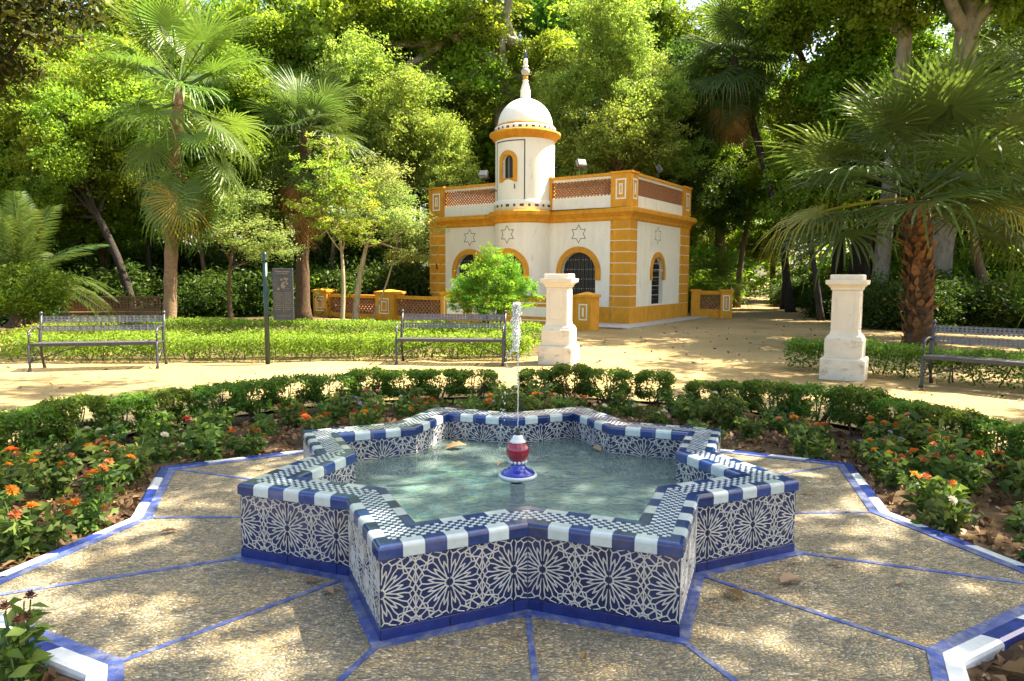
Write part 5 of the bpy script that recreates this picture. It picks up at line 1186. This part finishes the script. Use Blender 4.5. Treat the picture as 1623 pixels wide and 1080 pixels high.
# ---------------------------------------------------------------- clipped hedges behind the benches
def hedge_run(label, pts, wd, ht, mat, n, L=.045, seed=0, base_z=.03, bare=.25):
    t = thing('clipped_hedge', label, 'hedge', (*pts[0], 0)); rng = np.random.default_rng(seed)
    P = np.array(pts, float); seg = np.diff(P, axis=0); ln = np.linalg.norm(seg, axis=1); cum = np.concatenate([[0], np.cumsum(ln)])
    u = rng.random(n)*cum[-1]; i = np.clip(np.searchsorted(cum, u, side='right')-1, 0, len(ln)-1); f = (u-cum[i])/ln[i]
    c = P[i]+seg[i]*f[:, None]; nrm = np.stack([-seg[i][:, 1], seg[i][:, 0]], 1)/ln[i][:, None]
    a = rng.random(n); top = a < .5; side = rng.random(n)*2-1; sgn = np.where(rng.random(n) < .5, -1, 1)
    lump = .06*np.sin(u*3.1+seed)+.05*np.sin(u*7.7)+.04*np.sin(u*17)
    off = np.where(top, side*wd/2, sgn*wd/2*(1-.35*rng.random(n)**2))*(1+lump)
    z = np.where(top, ht*(1+lump)-rng.random(n)**2*.16, base_z+(ht-base_z)*rng.random(n)**(.75)); edge = np.abs(off)/(wd/2); z = z-np.where(top, .07*np.clip(edge, 0, 1.2)**4, 0)
    C = np.stack([c[:, 0]+nrm[:, 0]*off-pts[0][0], c[:, 1]+nrm[:, 1]*off-pts[0][1], z], 1)+rng.normal(size=(n, 3))*.025
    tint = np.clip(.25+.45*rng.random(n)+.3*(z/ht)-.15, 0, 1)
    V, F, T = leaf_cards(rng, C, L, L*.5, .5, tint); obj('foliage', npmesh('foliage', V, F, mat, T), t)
    mb = MB(); rg = random.Random(seed)
    for k in range(int(cum[-1]/.22)):
        q = np.random.default_rng(k+seed).random(); j = int(np.clip(np.searchsorted(cum, q*cum[-1], side='right')-1, 0, len(ln)-1)); b = P[j]+seg[j]*((q*cum[-1]-cum[j])/ln[j])-P[0]
        mb.tube([(b[0]+rg.uniform(-.1, .1), b[1]+rg.uniform(-.1, .1), -.02), (b[0]+rg.uniform(-.15, .15), b[1]+rg.uniform(-.15, .15), ht*.85)], [.011, .006], 4)
    mb.build('stems', 'twig', t)['kind'] = 'stuff'
    return t
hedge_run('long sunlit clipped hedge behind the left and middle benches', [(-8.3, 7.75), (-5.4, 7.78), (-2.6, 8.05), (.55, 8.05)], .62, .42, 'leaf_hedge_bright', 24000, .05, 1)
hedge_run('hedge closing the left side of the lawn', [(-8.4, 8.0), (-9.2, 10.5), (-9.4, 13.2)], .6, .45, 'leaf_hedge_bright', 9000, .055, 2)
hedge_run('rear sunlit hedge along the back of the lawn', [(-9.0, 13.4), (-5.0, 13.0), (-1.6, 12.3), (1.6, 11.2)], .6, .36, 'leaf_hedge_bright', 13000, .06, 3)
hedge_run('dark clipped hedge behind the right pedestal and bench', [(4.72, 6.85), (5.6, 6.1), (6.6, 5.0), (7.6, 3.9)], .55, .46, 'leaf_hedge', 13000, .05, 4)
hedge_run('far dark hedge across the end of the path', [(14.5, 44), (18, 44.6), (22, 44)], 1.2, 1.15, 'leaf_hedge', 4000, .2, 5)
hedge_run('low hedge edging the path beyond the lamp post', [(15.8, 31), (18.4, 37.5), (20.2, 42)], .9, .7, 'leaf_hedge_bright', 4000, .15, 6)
rng = np.random.default_rng(21)
def scatter_poly(n, x0, x1, y0, y1, test):
    out = []
    while sum(map(len, out)) < n:
        p = np.stack([rng.uniform(x0, x1, n), rng.uniform(y0, y1, n)], 1); out.append(p[test(p)])
    return np.concatenate(out)[:n]
# ground cover on the lawn (nobody could count its leaves)
p = scatter_poly(26000, -9.2, 1.6, 8.2, 13.2, lambda p: (p[:, 1] < 13.1-.12*(p[:, 0]+5)) & (p[:, 0] < .4+.22*(p[:, 1]-8)))
pat = np.sin(p[:, 0]*1.7+.6)*np.cos(p[:, 1]*1.4)+.6*np.sin(p[:, 0]*4.1)*np.sin(p[:, 1]*3.3); kp = pat > -.75+.5*rng.random(len(p)); p = p[kp]; pat = pat[kp]
z = .03+.24*rng.random(len(p))*np.clip(.55+.45*pat, .15, 1.2)
V, F, T = leaf_cards(rng, np.column_stack([p, z]), .07, .026, .5, dirs=np.tile([0, 0, .8], (len(p), 1))); struct(obj('ground_cover', npmesh('ground_cover', V, F, 'leaf_broad', T)), 'stuff')
p = np.concatenate([scatter_poly(12000, -20, 3, 15, 34, lambda p: (p[:, 1] > 19.8+.3*p[:, 0]*(p[:, 0] > 0)) | (p[:, 0] < -10)), scatter_poly(9000, 11, 26, 14.5, 40, lambda p: p[:, 0] > 11.6+.42*np.clip(p[:, 1]-18.5, 0, 99))])
z = .02+.30*rng.random(len(p))**2
V, F, T = leaf_cards(rng, np.column_stack([p, z]), .16, .06, .5, dirs=np.tile([0, 0, .5], (len(p), 1))); struct(obj('undergrowth', npmesh('undergrowth', V, F, 'leaf_dark', T)), 'stuff')
# the far wood: one mass of foliage behind everything
nc = 520; cx = rng.uniform(-60, 68, nc); cyy = rng.uniform(44, 66, nc); cz = 17*rng.random(nc)**1.25; ci = rng.integers(0, nc, 52000)
C = np.stack([cx[ci], cyy[ci], cz[ci]], 1)+rng.normal(size=(52000, 3))*np.array([2.4, 1.8, 1.5]); C[:, 2] = np.abs(C[:, 2])
V, F, T = leaf_cards(rng, C, .46, .28, .6, np.clip(.6*rng.random(nc)[ci]+.4*rng.random(52000), 0, 1)); struct(obj('far_wood', npmesh('far_wood', V, F, 'leaf_broad', T)), 'stuff')

# ---------------------------------------------------------------- box shrubs in a ring round the flower bed
def box_proto(seed, wx, wy, ht):
    rng = np.random.default_rng(seed); n = 4200
    a = rng.random(n); d = unit(rng.normal(size=(n, 3))); d = np.sign(d)*np.abs(d)**.55; rad = (.62+.38*rng.random((n, 1))**.4)
    C = d*rad*np.array([wx, wy, ht*.40]); C[:, 2] += ht*.62; C[:, 2] = np.minimum(C[:, 2], ht*(.96+.06*np.sin(C[:, 0]*14+seed)*np.cos(C[:, 1]*11))+rng.random(n)*.02)
    gap = np.sin(C[:, 0]*17+seed)*np.sin(C[:, 2]*15+seed*2)*np.sin(C[:, 1]*13); keep = (gap < .33) | (C[:, 2] > ht*.82); C = C[keep]; n = len(C)
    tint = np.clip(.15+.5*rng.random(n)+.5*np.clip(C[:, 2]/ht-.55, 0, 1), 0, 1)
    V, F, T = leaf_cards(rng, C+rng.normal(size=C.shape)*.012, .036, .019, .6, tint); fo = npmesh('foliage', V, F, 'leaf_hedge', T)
    mb = MB(); rg = random.Random(seed)
    for k in range(6):
        b = (rg.uniform(-.06, .06), rg.uniform(-.05, .05), -.06); e = (rg.uniform(-.8, .8)*wx, rg.uniform(-.8, .8)*wy, ht*rg.uniform(.6, .9)); mb.tube(bez(b, e, (0, 0, -.03), 4), [.011, .010, .008, .006, .004], 5)
    return fo, mb.mesh('stems', 'twig')
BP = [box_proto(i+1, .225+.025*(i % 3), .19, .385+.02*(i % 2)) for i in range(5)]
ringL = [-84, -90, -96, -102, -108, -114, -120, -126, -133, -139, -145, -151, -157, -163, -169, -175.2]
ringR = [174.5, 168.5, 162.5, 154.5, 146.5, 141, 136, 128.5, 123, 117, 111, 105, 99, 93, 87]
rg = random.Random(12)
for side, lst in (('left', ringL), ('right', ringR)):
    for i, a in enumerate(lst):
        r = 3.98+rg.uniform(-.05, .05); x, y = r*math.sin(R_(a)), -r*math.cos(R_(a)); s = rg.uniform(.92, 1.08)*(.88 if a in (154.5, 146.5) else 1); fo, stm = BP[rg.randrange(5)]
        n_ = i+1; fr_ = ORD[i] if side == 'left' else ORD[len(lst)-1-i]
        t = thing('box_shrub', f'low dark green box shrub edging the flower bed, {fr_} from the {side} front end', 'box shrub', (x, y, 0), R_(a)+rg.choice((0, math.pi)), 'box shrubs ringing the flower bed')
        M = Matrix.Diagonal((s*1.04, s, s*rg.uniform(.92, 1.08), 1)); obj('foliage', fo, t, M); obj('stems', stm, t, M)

# ---------------------------------------------------------------- bedding plants
def flower_mesh(seed, r, mat, rings=3, n=13, dome=.5):
    rng = np.random.default_rng(seed); V, F, T = [], [], []
    for k in range(rings):
        rr = r*(1-.27*k); h0 = r*dome*(.15+.32*k); m = n-2*k
        for i in range(m):
            a = 2*math.pi*(i+.5*k)/m+rng.uniform(-.1, .1); da = math.pi/m*.95; o = len(V); u = rng.uniform(.88, 1.08)*rr; t = rng.uniform(.1, 1); z1 = h0+r*dome*(.35+.15*k)+rng.uniform(-.1, .1)*r
            V += [(0, 0, h0*.7), (u*.65*math.cos(a-da), u*.65*math.sin(a-da), z1*.8), (u*math.cos(a), u*math.sin(a), z1-.12*r), (u*.65*math.cos(a+da), u*.65*math.sin(a+da), z1*.8)]; F.append([o, o+1, o+2, o+3]); T += [t]*4
    return npmesh('flower', np.array(V), np.array(F), mat, np.clip(np.array(T), 0, 1))
FL = {'orange': [flower_mesh(i, .042, 'petal_orange') for i in range(3)], 'salmon': [flower_mesh(5+i, .042, 'petal_salmon') for i in range(2)], 'red': [flower_mesh(8, .045, 'petal_red', 4)], 'cream': [flower_mesh(9, .034, 'petal_cream')], 'violet': [flower_mesh(10, .026, 'petal_violet', 2, 9)], 'rust': [flower_mesh(20+i, .036, 'petal_rust', 3, 11, .7) for i in range(2)], 'spent': [flower_mesh(11, .034, 'petal_spent', 3, 9, .9)]}
def plant_proto(seed, R, ht, L, n, mat='leaf_bedding'):
    rng = np.random.default_rng(seed); mb = MB(); rg = random.Random(seed); tops = []; P, D = [], []
    for k in range(9):
        a = rg.uniform(0, 6.28); rr = R*rg.uniform(.15, .95); tp = Vector((rr*math.cos(a), rr*math.sin(a), ht*rg.uniform(.65, 1.08))); tops.append(tp)
        b = bez((rr*.15*math.cos(a), rr*.15*math.sin(a), -.06), tp, (0, 0, .02), 5); mb.tube(b, [.0045, .004, .004, .0035, .003, .003], 4, False)
        for j in range(n//9):
            f = rg.uniform(.12, .97); q = b[min(5, int(f*5))].lerp(b[min(5, int(f*5)+1)], f*5-int(f*5)); aa = rg.uniform(0, 6.28); e = rg.uniform(.015, .075); P.append((q.x+math.cos(aa)*e, q.y+math.sin(aa)*e, q.z+rg.uniform(-.02, .02))); D.append((math.cos(aa), math.sin(aa), .15))
    V, F, T = leaf_cards(rng, np.array(P), L, L*.48, .8, None, dirs=np.array(D)*1.6); return npmesh('foliage', V, F, mat, T), mb.mesh('stems', 'stem_green'), tops
PP = [plant_proto(i+1, .17+.02*(i % 3), .21+.035*(i % 4), .062+.01*(i % 2), 330) for i in range(6)]
def boundr(a):
    """radius of the kerb's outer edge in direction a (degrees)"""
    ph_ = (a+22.5) % 45-22.5 if False else (a % 45); k = ph_/22.5
    p, q = Vector((ROn+.08, 0)), Vector(((RO+.1)*math.cos(R_(22.5)), (RO+.1)*math.sin(R_(22.5)))); t_ = R_(ph_ if ph_ <= 22.5 else 45-ph_)
    d = Vector((math.cos(t_), math.sin(t_))); e = q-p; return (p.x*e.y-p.y*e.x)/(d.x*e.y-d.y*e.x)
rg = random.Random(77); spots = []
tries = 0
while len(spots) < 70 and tries < 30000:
    tries += 1; a = rg.uniform(74, 286); r = rg.uniform(boundr(a)+.13, 3.74)
    x, y = r*math.sin(R_(a)), -r*math.cos(R_(a))
    if all((x-u)**2+(y-v)**2 > .30**2 for u, v, *_ in spots): spots.append((x, y, a, r))
spots.sort(key=lambda s: s[2])
cnt = {}
beds = lambda a: 'right bed' if a < 140 else 'back bed' if a < 222 else 'left bed'
plan = []
for x, y, a, r in spots:
    u = rg.random(); col = 'orange' if u < .62 else 'salmon' if u < .72 else 'cream' if u < .82 else 'violet' if u < .88 else 'leafy'
    if beds(a) == 'back bed' and col == 'orange' and rg.random() < .45: col = rg.choice(('leafy', 'violet', 'cream'))
    plan.append([x, y, a, r, col])
best = min(range(len(plan)), key=lambda i: (plan[i][0]+2.45)**2+(plan[i][1]-1.75)**2); plan[best][4] = 'red'
desc = {'orange': 'bedding plant with orange double flowers', 'salmon': 'bedding plant with salmon pink flowers', 'cream': 'bedding plant with pale cream flowers', 'violet': 'bedding plant with small violet flowers', 'leafy': 'leafy bedding plant without open flowers', 'red': 'bedding plant with one bright red rose'}
for x, y, a, r, col in plan:
    b = beds(a); k = (b, col); cnt[k] = cnt.get(k, 0)+1
    tot = sum(1 for q in plan if beds(q[2]) == b and q[4] == col)
    if b == 'left bed': od, frm = ORD[tot-cnt[k]], 'from its front'
    elif b == 'right bed': od, frm = ORD[cnt[k]-1], 'from its front'
    else: od, frm = ORD[tot-cnt[k]], 'from its left'
    lab = f'{desc[col]} in the {b}' + ('' if tot == 1 else f', {od} such plant {frm}')
    t = thing('bedding_plant', lab, 'flowering plant' if col != 'leafy' else 'plant', (x, y, -.05), rg.uniform(0, 6.28), 'bedding plants round the fountain')
    fo, stm, tops = PP[rg.randrange(6)]; s = rg.uniform(.85, 1.15)*(1.12 if abs(a-180) > 55 else 1); M = Matrix.Diagonal((s, s, s*rg.uniform(.85, 1.1), 1)); obj('foliage', fo, t, M); obj('stems', stm, t, M)
    if col == 'leafy': continue
    nf = {'orange': rg.randint(4, 7), 'salmon': rg.randint(1, 3), 'cream': rg.randint(1, 3), 'violet': rg.randint(3, 5), 'red': 1}[col]
    for tp in rg.sample(tops, nf):
        f = FL[col][rg.randrange(len(FL[col]))] if (col != 'orange' or rg.random() < .48) else FL['rust'][rg.randrange(2)]; q = M @ tp; ss_ = rg.uniform(.7, 1.2)
        obj('flower', f, t, Matrix.Translation(q) @ Matrix.Rotation(rg.uniform(-.7, .7), 4, 'X') @ Matrix.Rotation(rg.uniform(-.5, .5), 4, 'Y') @ Matrix.Scale(ss_, 4))
# two rose bushes in the front corners
RP = [plant_proto(31, .15, .31, .075, 130), plant_proto(32, .17, .34, .075, 130)]
for (x, y, lab, k) in ((-1.93, -1.66, 'rose bush with withered dark heads at the lower left corner', 0), (2.18, -1.62, 'rose bush with withered heads at the lower right corner', 1)):
    t = thing('rose_bush', lab, 'rose bush', (x, y, -.05)); fo, stm, tops = RP[k]; obj('foliage', fo, t); obj('stems', stm, t)
    for tp in tops[:4]: obj('flower', FL['spent'][0], t, Matrix.Translation(tp+Vector((0, 0, .005))) @ Matrix.Scale(.8, 4))
# litter of dry leaves on the soil
n = 10500; a = rng.uniform(20, 340, n); lo = np.array([boundr(q) for q in a]); r = lo+.02+(4.05-lo)*rng.random(n)
C = np.stack([r*np.sin(np.radians(a)), -r*np.cos(np.radians(a)), -.045+.035*rng.random(n)], 1)
V, F, T = leaf_cards(rng, C, .062, .030, 1.0, fold=.45, jitter=.75); struct(obj('leaf_litter', npmesh('leaf_litter', V, F, 'leaf_litter', T)), 'stuff')
n = 5200; p = np.stack([rng.uniform(-13, 12, n), rng.uniform(2, 20, n)], 1); rr = np.hypot(p[:, 0], p[:, 1]); k = (rr > 4.3) & ((rr < 4.6) | (rng.random(n) < .22)); p = p[k]
V, F, T = leaf_cards(rng, np.column_stack([p, np.full(len(p), .012)]), .07, .035, 4, fold=.3, jitter=.5); struct(obj('scattered_leaves', npmesh('scattered_leaves', V, F, 'leaf_litter', T)), 'stuff')
# single dry leaves on the pavement and in the water
def dry_leaf(x, y, z, s, rz, label, seed):
    rg = random.Random(seed); mb = MB(); n = 7; L = []
    for i in range(n+1):
        f = i/n; wv = .30*math.sin(math.pi*min(1, f*.92+.06))**.8*(1+(.25 if i % 2 else -.12)); L.append(((f-.5), wv, .06*math.sin(f*3.1)+.10*(f-.5)**2))
    for (x0, w0, h0), (x1, w1, h1) in zip(L, L[1:]):
        mb.add([(x0, -w0, h0+w0*.5), (x1, -w1, h1+w1*.5), (x1, 0, h1), (x0, 0, h0)], [(0, 1, 2, 3)]); mb.add([(x0, 0, h0), (x1, 0, h1), (x1, w1, h1+w1*.45), (x0, w0, h0+w0*.45)], [(0, 1, 2, 3)])
    mb.tube([(-.5, 0, .02), (-.75, .05, .03)], .02, 4)
    me = mb.mesh('fallen_leaf', 'leaf_dry'); at_ = me.attributes.new('tint', 'FLOAT', 'POINT'); v0 = rg.random(); at_.data.foreach_set('value', np.full(len(me.vertices), v0, dtype=np.float32))
    o = obj('fallen_leaf', me); o.location = (x, y, z); o.rotation_euler = (rg.uniform(-.15, .15), rg.uniform(-.15, .15), rz); o.scale = (s, s, s); tag(o, label, 'leaf', 'fallen leaves by the fountain')
for i, (x, y, s, rz, lab) in enumerate([
    (1.30, -.98, .12, .4, 'large pale dry leaf on the pavement right of the basin'), (.97, -1.12, .11, 1.9, 'brown dry leaf tucked against the right front notch of the basin'), (-.93, -1.04, .07, 2.5, 'curled brown leaf on the blue strip left of the basin'),
    (-1.03, -.93, .06, .2, 'small dark leaf against the left front notch'), (.20, -1.62, .045, 1.1, 'small orange leaf on the front pavement right of the strip'), (1.82, -1.02, .06, .6, 'narrow brown leaf far right on the pavement'),
    (1.62, -.80, .06, 2.2, 'curved brown leaf near the right strip'), (-2.02, -.26, .085, .5, 'pale leaf at the left kerb notch'), (-1.52, .0, .05, 1.4, 'small leaf on the sunny left pavement'), (2.02, .36, .08, .1, 'twig-like brown leaf right of the basin rim'),
    (1.42, -.76, .05, 3.0, 'tiny leaf by the right tip of the basin'), (-.05, -1.45, .035, .5, 'tiny dark leaf close to the front notch')]):
    dry_leaf(x, y, .012, s, rz, lab, i)
dry_leaf(-.42, .86, .212, .16, .2, 'brown dry leaf floating at the back of the basin', 40); dry_leaf(-.10, .42, .212, .06, 1.2, 'small orange leaf floating left of the spout', 41); dry_leaf(.62, .80, .212, .10, 2.0, 'dull leaf floating at the back right of the basin', 42)
# bigger dry leaves heaped in the front right corner bed
for i in range(16):
    rg = random.Random(300+i); x, y = 1.86+rg.uniform(0, .42), -1.86+rg.uniform(-.18, .12)
    dry_leaf(x, y, -.02+rg.random()*.05, rg.uniform(.08, .15), rg.uniform(0, 6), 'large brown dry leaf heaped in the bed at the lower right corner', 300+i)
